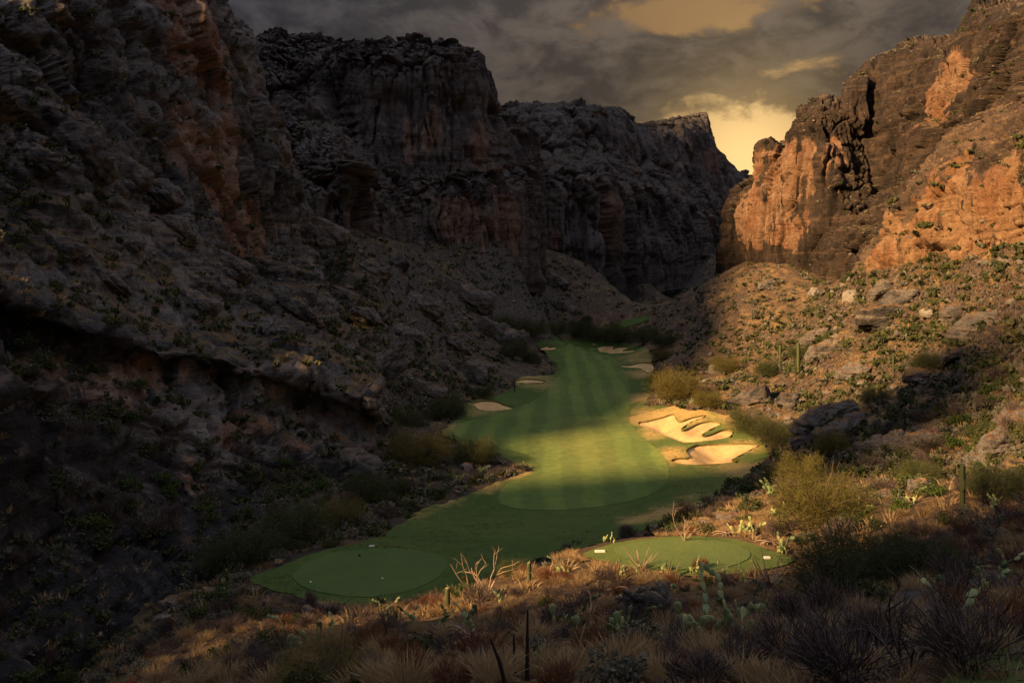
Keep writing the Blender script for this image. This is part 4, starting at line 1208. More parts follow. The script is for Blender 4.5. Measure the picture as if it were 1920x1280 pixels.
PENDING = []

def nearest_landmark(px, py):
    i = min(range(len(LAND)), key=lambda q: (LAND[q][0] - px) ** 2 + ((LAND[q][1] - py) * 1.3) ** 2)
    lx, ly, w = LAND[i]
    dx, dy = px - lx, py - ly
    if math.hypot(dx, dy) < 34:
        rel = 'beside'
    elif abs(dy) > abs(dx) * .8:
        rel = 'above' if dy < 0 else 'below'
    else:
        rel = 'leftward of' if dx < 0 else 'rightward of'
    return i, rel, w, math.hypot(dx, dy)

def pix(loc):
    return 960 + loc[0] / loc[1] * FPX, HY - (loc[2] - EYE) / loc[1] * FPX

def name_later(o, look, group, px=None, py=None):
    """Give the thing its label once all are placed: its look, and where it stands among its like."""
    if px is None:
        px, py = pix(o.location)
    PENDING.append((o, look, group, px, py))

def name_all():
    byk = {}
    for o, look, group, px, py in PENDING:
        i, rel, w, dist = nearest_landmark(px, py)
        byk.setdefault((look, rel, w), []).append((dist, o, group))
    for (look, rel, w), L in byk.items():
        L.sort(key=lambda q: q[0])
        for n_, (dist, o, group) in enumerate(L):
            o['group'] = group
            o['label'] = f"{look} {rel} {w}" + (ORD[n_] if n_ < len(ORD) else ', farther off')

def copy_tree(o, parent=None):
    c = o.copy(); COL.objects.link(c); c.parent = parent
    for ch in o.children:
        copy_tree(ch, c)
    return c

class Kind:
    """A kind of thing: prototypes built once, then copied. proto(): list of (top-level objects) not yet placed."""
    def __init__(self, protos):
        self.protos = protos; self.used = [False] * len(protos)
    def put(self, i, loc, turn=0.0, scale=1.0, tilt=None):
        i %= len(self.protos)
        if not self.used[i]:
            o = self.protos[i]; self.used[i] = True
        else:
            o = copy_tree(self.protos[i])
        o.location = loc
        o.rotation_euler = (tilt[0] if tilt else 0, tilt[1] if tilt else 0, turn)
        o.scale = (scale, scale, scale) if not hasattr(scale, '__len__') else scale
        return o
    def clear(self):
        for u, o in zip(self.used, self.protos):
            if not u:
                for ch in list(o.children):
                    bpy.data.objects.remove(ch)
                bpy.data.objects.remove(o)

def single(name, cat, V, F, mats, midx=None, smooth=False, tint=False):
    me = mesh_np(name, V, F, {'tint': np.zeros(len(V))} if tint else None, smooth, mats, midx)
    return obj(name, me, category=cat)

def rooted(name, cat, parts, smooth=False):
    """parts: (name, V, F, material)"""
    r = obj(name, None, category=cat)
    for pn, V, F, m in parts:
        obj(pn, mesh_np(pn, V, F, {'tint': np.zeros(len(V))}, smooth, [m]), r)
    return r

# ------------------------------------------------------------------ outcrops and boulders
OUT = Kind([single('rock_outcrop', 'rock', *stone_shape(5, dm, sd_, .55, bd, .10, bh), [M_OUTC], smooth=True) for dm, sd_, bd, bh in [
    ((8, 5, 4), 31, .55, .75), ((9, 5, 3), 37, .50, .62), ((7, 5, 4.5), 43, .45, .85), ((10, 4.5, 3), 53, .55, .7), ((6, 5, 5), 59, .45, .95)]])
# pixel of the middle of its foot, width and height in the photograph's pixels, tilt along the slope (degrees, + = right end down), variant, look
for px, py, wpx, hpx, tl, vv, look in [
    (1552, 800, 150, 46, -18, 3, 'upper slab of a banded grey outcrop'), (1575, 830, 140, 46, -18, 1, 'lower slab of a banded grey outcrop'), (1512, 846, 84, 40, -22, 2, 'broken end of a banded grey outcrop'), (1655, 872, 120, 62, -14, 1, 'low broken grey outcrop'), (1735, 858, 100, 58, -10, 2, 'rounded dark outcrop'),
    (1890, 838, 150, 44, -18, 1, 'upper ledge of the dark banded outcrop'), (1862, 878, 150, 48, -20, 3, 'middle ledge of the dark banded outcrop'), (1910, 910, 140, 50, -16, 0, 'lowest ledge of the dark banded outcrop'), (1900, 795, 100, 34, -15, 0, 'dark ledge outcrop'), (1560, 668, 120, 36, -14, 1, 'long sunlit ledge of grey rock'),
    (1660, 622, 130, 60, -12, 2, 'brown jointed outcrop'), (1690, 585, 80, 48, -20, 4, 'steep brown rock'), (1795, 602, 60, 34, -10, 4, 'grey slab with dark underside'), (1850, 625, 150, 50, -16, 3, 'long dark ledge'),
    (1405, 772, 105, 44, -22, 1, 'fractured dark ledge'), (1620, 700, 120, 30, -15, 3, 'thin pale ledge'), (1735, 690, 90, 30, -12, 1, 'thin grey ledge'), (1800, 680, 80, 30, -14, 0, 'thin grey ledge'), (1440, 545, 48, 24, -20, 2, 'grey lump of rock'),
    (1660, 560, 70, 40, -20, 0, 'lit brown ledge'), (1480, 775, 60, 44, -35, 4, 'pointed layered rock'), (1530, 640, 70, 26, -18, 3, 'sunlit low ledge'), (1720, 720, 70, 26, -12, 2, 'dim grey ledge'), (1640, 765, 60, 26, -12, 1, 'dim grey ledge'),
    (612, 470, 85, 66, 22, 2, 'round banded dark rock'), (700, 532, 78, 50, 18, 4, 'domed dark rock'), (748, 512, 46, 38, 10, 4, 'round dark boulder'), (785, 592, 120, 50, 20, 3, 'long domed dark outcrop'),
    (715, 730, 70, 110, 55, 3, 'steep grey rock fin'), (832, 705, 60, 34, 22, 0, 'grey broken ledge'), (880, 742, 66, 72, 25, 2, 'red faced overhanging rock'), (935, 660, 120, 62, 24, 1, 'dark jointed ledge'), (972, 672, 36, 44, 40, 4, 'pale grey upright rock'),
    (800, 752, 84, 40, 22, 1, 'tilted grey slab'), (555, 610, 110, 58, 24, 0, 'tilted dark slab'), (515, 640, 90, 50, 24, 3, 'tilted dark slab'), (870, 585, 130, 60, 22, 1, 'dark stepped outcrop'), (645, 575, 70, 40, 18, 2, 'low dark rock'),
    (760, 640, 100, 36, 24, 3, 'low grey ledge'), (690, 610, 90, 36, 24, 0, 'low grey ledge'), (1040, 545, 60, 36, 30, 2, 'dark slope rock'), (1060, 590, 50, 26, 30, 1, 'dark slope rock'), (905, 700, 70, 30, 22, 3, 'grey ledge'), (850, 660, 80, 32, 24, 0, 'grey ledge'),
    (150, 330, 150, 110, 30, 0, 'large smooth grey slab'), (235, 365, 90, 80, 30, 2, 'rounded grey slab'), (60, 320, 130, 60, 24, 3, 'banded grey slab'), (300, 390, 90, 60, 30, 4, 'dark rounded rock'), (110, 480, 100, 44, 26, 1, 'dark ledge'),
    (330, 455, 90, 56, 28, 0, 'dark ledge'), (430, 520, 90, 50, 28, 2, 'dark round rock'), (240, 470, 70, 40, 26, 3, 'dark ledge'), (60, 430, 80, 40, 22, 4, 'dark rock'), (360, 585, 110, 46, 28, 1, 'dark slab'), (200, 545, 100, 44, 26, 0, 'dark slab'), (470, 580, 80, 40, 26, 3, 'dark slab')]:
    h_ = cast(px, py - hpx * .35)
    if not h_:
        continue
    loc, nrm, nm, d_ = h_
    dims = OUT.protos[vv].data
    base = {0: (8, 4), 1: (9, 3), 2: (7, 4.5), 3: (10, 3), 4: (6, 5)}[vv]
    sx = wpx / FPX * d_ / base[0]; sz = hpx / FPX * d_ / base[1] * 1.15
    o = OUT.put(vv, (loc.x, loc.y + .15 * sx * 5, loc.z), 0, (sx, sx, sz), (0, math.radians(tl)))
    o.rotation_euler[2] = RNG.uniform(-.25, .25)
    name_later(o, look, 'rock outcrops on the canyon slopes', px, py)
OUT.clear()

BOU = Kind([single('boulder', 'rock', *stone_shape(4, dm, sd_, bx_, bd, .12, .4), [M_BOULDER], smooth=True) for dm, sd_, bx_, bd in [
    ((2, 1.6, 1.4), 3, .4, .03), ((2.2, 1.5, 1.1), 7, .6, .05), ((1.8, 1.6, 1.6), 12, .2, 0), ((2.6, 1.5, 1.0), 15, .5, .07), ((2, 1.7, 1.2), 21, .7, .04)]])
PAL = Kind([single('boulder', 'rock', *stone_shape(4, dm, sd_, bx_, bd, .10, .5), [M_PALE], smooth=True) for dm, sd_, bx_, bd in [((2, 1.7, 1.5), 71, .2, .06), ((1.7, 1.6, 2.0), 76, .35, .08), ((2.4, 1.6, 1.0), 79, .5, .05)]])
for px, py, wpx, vv, look in [(1527, 552, 34, 0, 'pale rounded boulder'), (1598, 562, 40, 1, 'pale leaning boulder'), (1320, 716, 32, 2, 'pale sunlit boulder'), (1348, 694, 44, 2, 'pale flat boulder'), (1745, 588, 36, 2, 'pale flat boulder'), (1655, 545, 40, 2, 'pale flat boulder')]:
    h_ = cast(px, py)
    s_ = wpx / FPX * h_[3] / 2.0
    name_later(PAL.put(vv, h_[0], RNG.uniform(0, 6), s_ * 1.1), look, 'pale boulders on the sunlit slope', px, py)
PAL.clear()
hero = single('boulder', 'rock', *stone_shape(5, (1.15, 1.0, 1.05), 97, .45, .02, .13, .3), [M_BOULDER], smooth=True)
h_ = cast(1226, 1178)
hero.scale = (1.2, 1.2, 1.25); hero.location = (h_[0].x, h_[0].y + .35, h_[0].z + .42); hero.rotation_euler = (.1, .35, .6)
hero['label'] = 'big angular grey boulder alone among prickly pears and brush'
for px, py, wpx, look in [(1291, 1132, 30, 'small rounded boulder'), (1585, 862, 38, 'blocky grey boulder'), (1612, 860, 30, 'brown boulder'), (1568, 630, 20, 'brown boulder'), (740, 1130, 34, 'flat grey stone'), (1655, 930, 46, 'low pale boulder'), (1720, 915, 70, 'broad low boulder'),
                          (1450, 815, 26, 'grey boulder'), (1510, 870, 24, 'grey boulder'), (1235, 745, 26, 'tan boulder')]:
    h_ = cast(px, py)
    name_later(BOU.put(int(px) % 5, h_[0], px * .37, wpx / FPX * h_[3] / 2.0), look, 'boulders lying in the brush', px, py)

def candidates(n, box, seed):
    """Random visible places off the turf: (point, normal, surface, distance, px, py, three random numbers)."""
    rng = np.random.default_rng(seed)
    x0, y0, x1, y1 = box
    hits = []
    for _ in range(n):
        px, py, a, b, c = rng.random(5)
        px, py = x0 + px * (x1 - x0), y0 + py * (y1 - y0)
        h = cast(px, py)
        if h is not None and h[2] in ('ground', 'cliff', 'mesa', 'shade_hill') and h[3] < 600:
            hits.append((h[0], h[1], h[2], h[3], px, py, a, b, c))
    if not hits:
        return []
    X = np.array([h[0].x for h in hits]); Y = np.array([h[0].y for h in hits])
    on = (sdist(X, Y, TURF) > -.6) | (sdist(X, Y, TURF2) > -.6) | (sdist(X, Y, RTA) > -.6) | (sdist(X, Y, LT) > -2.2)
    # the smooth varnished slabs low on the shaded wall carry little
    return [h for h, t in zip(hits, on) if not (t and h[2] == 'ground') and not (h[2] == 'cliff' and h[0].x < 0 and h[0].z < 21 and h[0].y < 116 and h[8] > .16)]

CAND = candidates(42000, (-20, 20, 1940, 1290), 5)
# loose rock: the largest hundred-odd as things, the rest as one mass
CL = fbm(np.array([[c[0].x, c[0].y, c[0].z] for c in CAND]) / 13.0, 3, 301)      # stones and plants gather in patches
rk = [c for c, q in zip(CAND, CL) if q > -.12 and c[3] > 45 and c[1].z > (.25 if c[2] == 'ground' else .6) and c[6] < min(1, (c[3] / 330) ** 1.6) * (.8 if c[2] == 'ground' else .22)]
pick, rest = [], []
for c in rk:
    size = .45 + 1.5 * c[7] ** 3.0
    (pick if (size / c[3] * FPX > 9.5 and len(pick) < 150) else rest).append((c, size))
for c, size in pick:
    o = BOU.put(int(c[8] * 97), (c[0].x, c[0].y, c[0].z + .1 * size), c[8] * 20, size * .62, (c[1].x * .3, c[1].y * .3))
    name_later(o, ('small ' if size < 1.1 else '') + ('grey boulder' if c[4] < 1150 else 'brown grey boulder'), 'boulders lying on the canyon slopes', c[4], c[5])
BOU.clear()
low = [stone_shape(2, dm, sd_, .5, 0, .14) for dm, sd_ in (((1, .8, .7), 3), ((1.2, .8, .5), 8), ((.9, .9, .8), 14), ((1.3, .7, .5), 19))]
mass('rubble', 'loose stones and rubble strewn over the canyon slopes', low, [(c[0].x, c[0].y, c[0].z + .05, s_, c[8] * 9, c[8] * 31) for c, s_ in rest], [M_BOULDER])

# ------------------------------------------------------------------ shrubs
def shrub(name, cat, m1, r, h, n, wd, ln, sd_, leafy, stem=M_BARK, twig_up=.5):
    rg = np.random.default_rng(sd_)
    V, F = (leaf_shape(n, r, h, rg, ln) if leafy else twig_shape(n, r, h, rg, wd, ln, twig_up))
    V2, F2 = stems_shape(7, r, h * .8, rg, .018 * r + .008)
    return rooted(name, cat, [('foliage', V, F, m1), ('stem', V2, F2, stem)])

GRN = Kind([shrub('desert_shrub', 'shrub', M_GREEN, 1.0, .95, 620, 0, .085, 200 + q, True) for q in range(3)])
GRY = Kind([shrub('desert_shrub', 'shrub', M_GREY, 1.0, .85, 520, 0, .080, 210 + q, True) for q in range(2)])
BRN = Kind([shrub('bare_shrub', 'shrub', M_TWIG, 1.0, .95, 700, .026, .42, 220 + q, False) for q in range(3)])
RST = Kind([shrub('bare_shrub', 'shrub', M_RUST, 1.0, .9, 700, .024, .40, 230 + q, False) for q in range(2)])
LUSH = Kind([shrub('desert_shrub', 'shrub', M_BRIGHT, 1.0, .8, 600, 0, .09, 240 + q, True) for q in range(2)])

def palo(sd_, r, h, n, m=M_OLIVE):
    rg = np.random.default_rng(sd_)
    V, F = twig_shape(n, r, h, rg, .016, .34, .25, .75)
    V[:, 2] += .12 * h
    paths = []
    for q in range(6):
        a = q * 1.05 + rg.random(); e = rg.random()
        tip = np.array([math.cos(a) * r * .62, math.sin(a) * r * .62, h * (.55 + .35 * e)])
        mid_ = tip * np.array([.45, .45, .42]) + rg.normal(size=3) * .06 * r
        paths.append(([(0, 0, -.3), mid_, tip], [.10 * h * .3, .06 * h * .3, .02]))
        for _ in range(4):
            t2 = tip * (.8 + .3 * rg.random()) + rg.normal(size=3) * .22 * r
            paths.append(([mid_, (mid_ + t2) / 2 + rg.normal(size=3) * .05, t2], [.045 * h * .3, .03 * h * .3, .01]))
    V2, F2 = tubes(paths, 5)
    return rooted('palo_verde', 'tree', [('crown', V, F, m), ('trunk', V2, F2, M_BARK)])

PV = Kind([palo(300 + q, 1.0 * 2.2, 2.4, 9500) for q in range(3)])
DK = Kind([palo(310 + q, 2.2, 2.2, 9000, M_GREEN) for q in range(2)])
# pixel of the foot, width in pixels, kind, look
for px, py, wpx, kd, look in [
    (1540, 985, 200, PV, 'big olive gold palo verde'), (1590, 1105, 230, DK, 'dark spreading palo verde'), (1720, 1080, 170, DK, 'dark thin palo verde'), (1405, 812, 85, DK, 'round green bush'), (1460, 838, 95, DK, 'round dark green bush'),
    (1270, 752, 105, PV, 'feathery olive bush'), (1325, 762, 56, PV, 'small olive bush'), (1240, 730, 60, PV, 'feathery olive bush'), (1360, 700, 60, PV, 'olive bush'), (1440, 705, 56, DK, 'olive green bush'), (1497, 672, 50, DK, 'round topped green tree'),
    (785, 868, 125, PV, 'feathery yellow green bush'), (890, 870, 90, DK, 'dark rounded bush'), (835, 785, 80, DK, 'dark green bush'), (770, 800, 60, DK, 'dark green bush'), (905, 745, 46, DK, 'dark bush'), (960, 672, 60, DK, 'dark bush'), (995, 680, 44, DK, 'dark bush'),
    (560, 1010, 140, DK, 'shaded green thicket bush'), (480, 1050, 130, DK, 'shaded green thicket bush'), (640, 985, 90, PV, 'straw coloured bush'), (690, 935, 90, DK, 'shaded green bush'), (740, 925, 60, DK, 'grey green bush'), (420, 1070, 110, DK, 'black green bush'),
    (1090, 632, 60, DK, 'dark green tree'), (1135, 640, 64, DK, 'dark green tree'), (1170, 640, 50, DK, 'dark green tree'), (1210, 645, 60, DK, 'dark green tree'), (1245, 650, 60, DK, 'dark green tree'), (1000, 630, 60, DK, 'dark green tree'), (1045, 628, 50, DK, 'dark green tree'), (940, 625, 60, DK, 'dark green tree'),
    (970, 628, 54, DK, 'dark green tree'), (1080, 618, 30, DK, 'dark green tree'), (1100, 605, 26, DK, 'dark green tree'), (1240, 675, 40, PV, 'olive bush'), (1560, 850, 70, PV, 'thin olive bush'), (1640, 850, 60, DK, 'dark green bush'), (1500, 905, 90, PV, 'thin olive bush'), (1450, 905, 60, PV, 'thin olive bush'),
    (1870, 935, 130, DK, 'dark green bush'), (1720, 905, 80, DK, 'dark green bush'), (1640, 760, 60, DK, 'dark green bush'), (1740, 690, 56, DK, 'dark green bush'), (600, 1285, 220, PV, 'dim olive bush'), (730, 1290, 160, PV, 'dim olive bush'), (1100, 1300, 170, PV, 'dim olive bush'), (1200, 1310, 140, PV, 'dim olive bush'),
    (960, 1078, 56, DK, 'leggy dark green bush')]:
    h_ = cast(px, min(py, 1275))
    if h_ is None:
        continue
    s_ = wpx / FPX * h_[3] / 4.0
    z_ = h_[0].z - (0.0 if py <= 1275 else .5)
    o = kd.put(int(px * 7), (h_[0].x, h_[0].y, z_ - .05), px * .71, (s_, s_, s_ * (.95 if wpx < 120 else .85)))
    name_later(o, look, 'palo verdes and large bushes', px, py)
PV.clear(); DK.clear()

far_sh = [(c, (.5 + 1.0 * c[7] ** 2) * (1.0 if c[3] > 60 else .65)) for c, q in zip(CAND, CL) if q < .34 and c[1].z > (.40 if c[2] == 'ground' else .6) and c[8] < min(.9, (c[3] / 165) ** 1.3) * (1.0 if c[2] == 'ground' else .6)]
far_sh.sort(key=lambda q: -q[1] / q[0][3])
cnt = 0
rest = []
for c, r_ in far_sh:
    if cnt < 300 and c[3] > 40:
        q = c[6]
        dim = c[4] < 1150 or c[4] > 1550 or c[5] < 400
        if q < .42:
            o = GRN.put(int(c[7] * 50), c[0], c[7] * 40, r_); look = 'dark green shrub'
        elif q < .66:
            o = GRY.put(int(c[7] * 50), c[0], c[7] * 40, r_); look = 'grey green shrub'
        elif q < .86:
            o = BRN.put(int(c[7] * 50), c[0], c[7] * 40, r_); look = 'bare brown shrub'
        else:
            o = LUSH.put(int(c[7] * 50), c[0], c[7] * 40, r_); look = 'bright green shrub'
        name_later(o, ('small ' if r_ < .75 else 'wide ' if r_ > 1.05 else '') + look, 'shrubs scattered over the canyon slopes', c[4], c[5])
        cnt += 1
    elif c[3] > 48:
        rest.append((c, r_))
rg = np.random.default_rng(8)
t_far = [leaf_shape(38, 1.0, .9, rg, .30) for _ in range(4)]
A_ = [q for i, q in enumerate(rest) if i % 5 < 3]; B_ = [q for i, q in enumerate(rest) if i % 5 >= 3]
mass('scrub', 'dark green scrub dotted over the canyon slopes', t_far, [(c[0].x, c[0].y, c[0].z - .05, r_, c[7] * 30, c[7] * 77) for c, r_ in A_], [M_GREEN])
mass('scrub', 'grey scrub dotted over the canyon slopes', t_far, [(c[0].x, c[0].y, c[0].z - .05, r_ * .9, c[7] * 30, c[7] * 77) for c, r_ in B_], [M_GREY])

# dry grass over the slopes and the near hillside
rg = np.random.default_rng(9)
t_grass = [tuft_shape(13, .48, .5, rg, .055) for _ in range(4)]
gr = []
for c in candidates(40000, (-20, 180, 1940, 1290), 17):
    if c[3] > 34 and c[3] < 330 and c[1].z > .5 and c[2] in ('ground', 'cliff') and c[6] < min(1, (c[3] / 190) ** 1.3) * (.8 if c[2] == 'ground' else .6):
        gr.append((c[0].x, c[0].y, c[0].z, .7 + .9 * c[7], c[8] * 30, c[8] * 91))
mass('grass', 'dry straw coloured grass over the canyon slopes', t_grass, gr, [M_DRYGRASS])

# ------------------------------------------------------------------ the near hillside
NEAR = candidates(5200, (180, 960, 1940, 1290), 23)
CLU = Kind([single('grass_clump', 'grass clump', *tuft_shape(240, .40, .38, np.random.default_rng(400 + q), .016), [M_DRYGRASS], tint=True) for q in range(4)])
t_near = [tuft_shape(44, .30, .30, np.random.default_rng(410 + q), .016) for q in range(4)]
taken = []
def free(p, r):
    for (x, y, q) in taken:
        if (p.x - x) ** 2 + (p.y - y) ** 2 < (r + q) ** 2:
            return False
    return True

# things with a place of their own in the photograph come first
PADM = None
def pad_mesh(sd_):
    V, F = ICO[2]
    rg_ = np.random.default_rng(sd_)
    P = V.copy()
    P[:, 1] *= .16
    z = P[:, 2]
    P[:, 0] *= (.72 + .28 * z)
    P[:, 2] = (z + 1) * .5
    P[:, 0] *= .42
    P[:, 1] *= .45
    P += .015 * rg_.normal(size=P.shape)
    return mesh_np('pad', P, F, None, True, [M_PAD])
PADS = [pad_mesh(q) for q in range(3)]

def pear_layout(n, spread, rg_):
    """Pads growing from pads: list of 4x4 matrices (pad length 1 = 0.24 m)."""
    out = []
    roots = max(3, n // 4)
    for _ in range(roots):
        a = rg_.random() * 6.283; q = spread * rg_.random() ** .6
        M = Matrix.Translation((math.cos(a) * q, math.sin(a) * q, -.02)) @ Matrix.Rotation(rg_.random() * 6.283, 4, 'Z') @ Matrix.Rotation(rg_.normal() * .35, 4, 'Y') @ Matrix.Scale(.20 + .05 * rg_.random(), 4)
        out.append(M)
    i = 0
    while len(out) < n:
        P_ = out[i % len(out)]; i += 1
        if rg_.random() < .35:
            continue
        sx = rg_.normal() * .16
        M = P_ @ Matrix.Translation((sx, 0, .90 - abs(sx) * .6)) @ Matrix.Rotation(rg_.normal() * .9, 4, 'Z') @ Matrix.Rotation(rg_.normal() * .45 + sx * 1.2, 4, 'Y') @ Matrix.Scale(.86 + .2 * rg_.random(), 4)
        out.append(M)
    return out

def prickly(n, spread, sd_, parts=True):
    rg_ = np.random.default_rng(sd_)
    r = obj('prickly_pear', None, category='cactus')
    L = pear_layout(n, spread, rg_)
    if parts:
        for i, M in enumerate(L):
            p_ = obj('pad', PADS[i % 3], r)
            p_.matrix_local = M
    else:
        VV = []
        V0, F0 = ICO[2]
        src = np.array([v.co[:] for v in PADS[0].vertices])
        for M in L:
            A = np.array(M)
            VV.append((src @ A[:3, :3].T + A[:3, 3], F0))
        V, F, _ = merge(VV)
        obj('pads', mesh_np('pads', V, F, None, True, [M_PAD]), r, kind='stuff')
    return r

PP = Kind([prickly(n, s_, 500 + q) for q, (n, s_) in enumerate([(10, .20), (18, .34), (27, .45), (42, .62)])])
PF = Kind([prickly(n, s_, 520 + q, False) for q, (n, s_) in enumerate([(24, .5), (36, .8)])])
for px, py, vv, sc, look in [
    (1060, 1180, 1, 1.15, 'yellow green prickly pear with a curling arm'), (1190, 1080, 0, .9, 'yellow tipped prickly pear'), (1055, 1075, 1, .8, 'yellow rimmed prickly pear'), (1165, 1082, 0, 1.0, 'low green prickly pear'), (1168, 1140, 0, 1.0, 'pale green prickly pear'),
    (1330, 1195, 3, 1.25, 'large spreading blue green prickly pear'), (1385, 1200, 1, 1.1, 'low blue green prickly pear'), (1405, 1158, 1, 1.0, 'pale tipped prickly pear'), (1178, 1200, 1, 1.0, 'green prickly pear'), (1150, 1195, 2, .9, 'yellow green prickly pear'), (1250, 1110, 1, 1.0, 'dark green prickly pear'),
    (1300, 1075, 1, .8, 'pale green prickly pear'), (1355, 1090, 0, 1.1, 'stacked green prickly pear'), (1390, 1092, 0, 1.0, 'small prickly pear'), (1245, 1072, 2, .8, 'green prickly pear'), (1385, 1000, 2, 1.2, 'green prickly pear'), (1415, 1003, 2, 1.25, 'bright green prickly pear'), (1460, 970, 2, 1.2, 'grey green prickly pear'),
    (1450, 925, 1, 1.2, 'pale flowering prickly pear'), (1475, 1035, 2, 1.2, 'grey prickly pear'), (1080, 1020, 1, .8, 'small prickly pear'), (1140, 1018, 2, .7, 'row of small pads'), (790, 930, 2, 1.3, 'pale green prickly pear'), (690, 1005, 3, 1.1, 'whitish prickly pear'),
    (860, 905, 2, 1.2, 'grey green prickly pear'), (905, 885, 1, 1.3, 'grey green prickly pear'), (735, 1165, 1, 1.0, 'blue green prickly pear'), (765, 1175, 0, 1.0, 'small prickly pear'), (840, 1180, 0, 1.0, 'blue green prickly pear'), (870, 1185, 0, 1.0, 'yellow prickly pear'), (635, 1140, 1, 1.0, 'yellow green prickly pear'),
    (570, 1215, 1, 1.0, 'yellow prickly pear'), (735, 1148, 0, 1.1, 'low prickly pear'), (430, 1095, 1, 1.1, 'shaded prickly pear'), (620, 1190, 0, .9, 'blue green prickly pear'), (1790, 1190, 0, 1.0, 'tall dark prickly pear with large pads'), (1860, 1120, 0, .95, 'dark prickly pear'), (1895, 1080, 0, .95, 'dark prickly pear'),
    (1735, 1130, 0, 1.1, 'yellow tipped cactus'), (1870, 985, 1, 1.1, 'pale prickly pear'), (1870, 960, 0, 1.1, 'pale prickly pear'), (1620, 960, 2, 1.2, 'grey prickly pear'), (1700, 945, 1, 1.2, 'grey prickly pear'), (930, 1130, 0, 1.0, 'green prickly pear'), (1010, 1250, 1, .6, 'dim prickly pear'), (1240, 1220, 0, .75, 'tall narrow prickly pear'),
    (1300, 755, 1, 1.2, 'sunlit prickly pear'), (1265, 752, 1, 1.2, 'sunlit prickly pear'), (1242, 756, 1, 1.1, 'sunlit prickly pear')]:
    h_ = cast(px, py)
    if h_ is None or h_[2] == 'cliff':
        continue
    far = h_[3] > 52
    o = (PF if far else PP).put(vv, (h_[0].x, h_[0].y, h_[0].z + .02), px * .53, sc * (1.0 if not far else 1.25))
    name_later(o, look, 'prickly pears in the brush', px, py)
    taken.append((h_[0].x, h_[0].y, .25 * sc))
PP.clear(); PF.clear()

def column_cactus(h, r, sd_, ribs=12, k=9):
    an = np.arange(ribs * 2) / (ribs * 2) * 2 * np.pi
    zz = np.concatenate([np.linspace(-.2, h - r * .8, k), h - r * .8 + r * .8 * np.sin(np.linspace(.3, 1.5, 4))])
    rr = np.concatenate([r * (.86 + .18 * np.sin(np.linspace(0, 2.4, k))), r * np.cos(np.linspace(.3, 1.5, 4))])
    mod = np.where(np.arange(ribs * 2) % 2 == 0, 1.0, .82)
    V = np.stack([np.stack([np.cos(an) * mod * q, np.sin(an) * mod * q, np.full(len(an), z)], 1) for z, q in zip(zz, rr)]).reshape(-1, 3)
    i = np.arange(len(zz) * len(an)).reshape(len(zz), -1); j = np.roll(i, -1, 1)
    return V, np.stack([i[:-1], j[:-1], j[1:], i[1:]], -1).reshape(-1, 4)

def saguaro(h, arms, sd_):
    rg_ = np.random.default_rng(sd_)
    V, F = column_cactus(h, .055 * h ** .7 + .07, sd_)
    parts = [('trunk', V, F, M_SAG)]
    for a_, hz, ln in arms:
        c, s_ = math.cos(a_), math.sin(a_)
        pts = [(0, 0, hz), (c * .35, s_ * .35, hz - .02), (c * .55, s_ * .55, hz + .2), (c * .58, s_ * .58, hz + ln * .6), (c * .56, s_ * .56, hz + ln)]
        V, F = tubes([(pts, [.11, .12, .13, .12, .04])], 12)
        parts.append(('arm', V, F, M_SAG))
    return rooted('saguaro', 'cactus', parts, True)

SG = Kind([saguaro(4.2, [], 1), saguaro(5.2, [(0.3, 2.2, 1.5), (3.3, 2.6, 1.2)], 2), saguaro(3.4, [(2.9, 1.5, 1.0)], 3)])
for px, py, hpx, vv, look in [(1497, 700, 58, 0, 'tall sunlit saguaro in front of a round tree'), (1463, 684, 36, 2, 'thin sunlit saguaro'), (1708, 775, 46, 1, 'dark armed saguaro'), (1719, 774, 26, 0, 'short dark saguaro'), (1675, 695, 34, 0, 'dark leaning saguaro'),
                              (1805, 965, 95, 1, 'lone dark saguaro with arms'), (1430, 590, 18, 0, 'small saguaro'), (1410, 600, 20, 0, 'small saguaro'), (130, 405, 40, 2, 'dark saguaro'), (270, 470, 26, 0, 'dark saguaro'), (240, 440, 26, 0, 'dark saguaro'), (965, 735, 26, 2, 'small dead tree like saguaro'),
                              (1280, 640, 18, 0, 'small saguaro'), (1330, 655, 20, 0, 'small saguaro'), (1570, 620, 24, 0, 'sunlit saguaro')]:
    h_ = cast(px, py)
    if h_ is None:
        continue
    s_ = hpx / FPX * h_[3] / (4.2, 5.2, 3.4)[vv]
    name_later(SG.put(vv, h_[0], px * .3, s_), look, 'saguaros on the slopes', px, py)
SG.clear()
POST = Kind([rooted('young_saguaro', 'cactus', [('trunk', *column_cactus(1.1, .14, 1, 10, 6), M_SAG), ('crown', *[(lambda V, F: (V * np.array([.105, .105, .04]) + np.array([0, 0, 1.10]), F))(*ICO[2])][0], M_PADY)], True)])
for px, py, hpx, look in [(839, 1142, 40, 'stout dark cactus post'), (890, 1172, 40, 'dark cactus post with pale cap'), (599, 1200, 36, 'short black cactus post'), (992, 1088, 34, 'dark cactus stump'), (805, 905, 26, 'small dark cactus post')]:
    h_ = cast(px, py)
    name_later(POST.put(0, h_[0], px, hpx / FPX * h_[3] / 1.1), look, 'young saguaros on the near hillside', px, py)
    taken.append((h_[0].x, h_[0].y, .2))

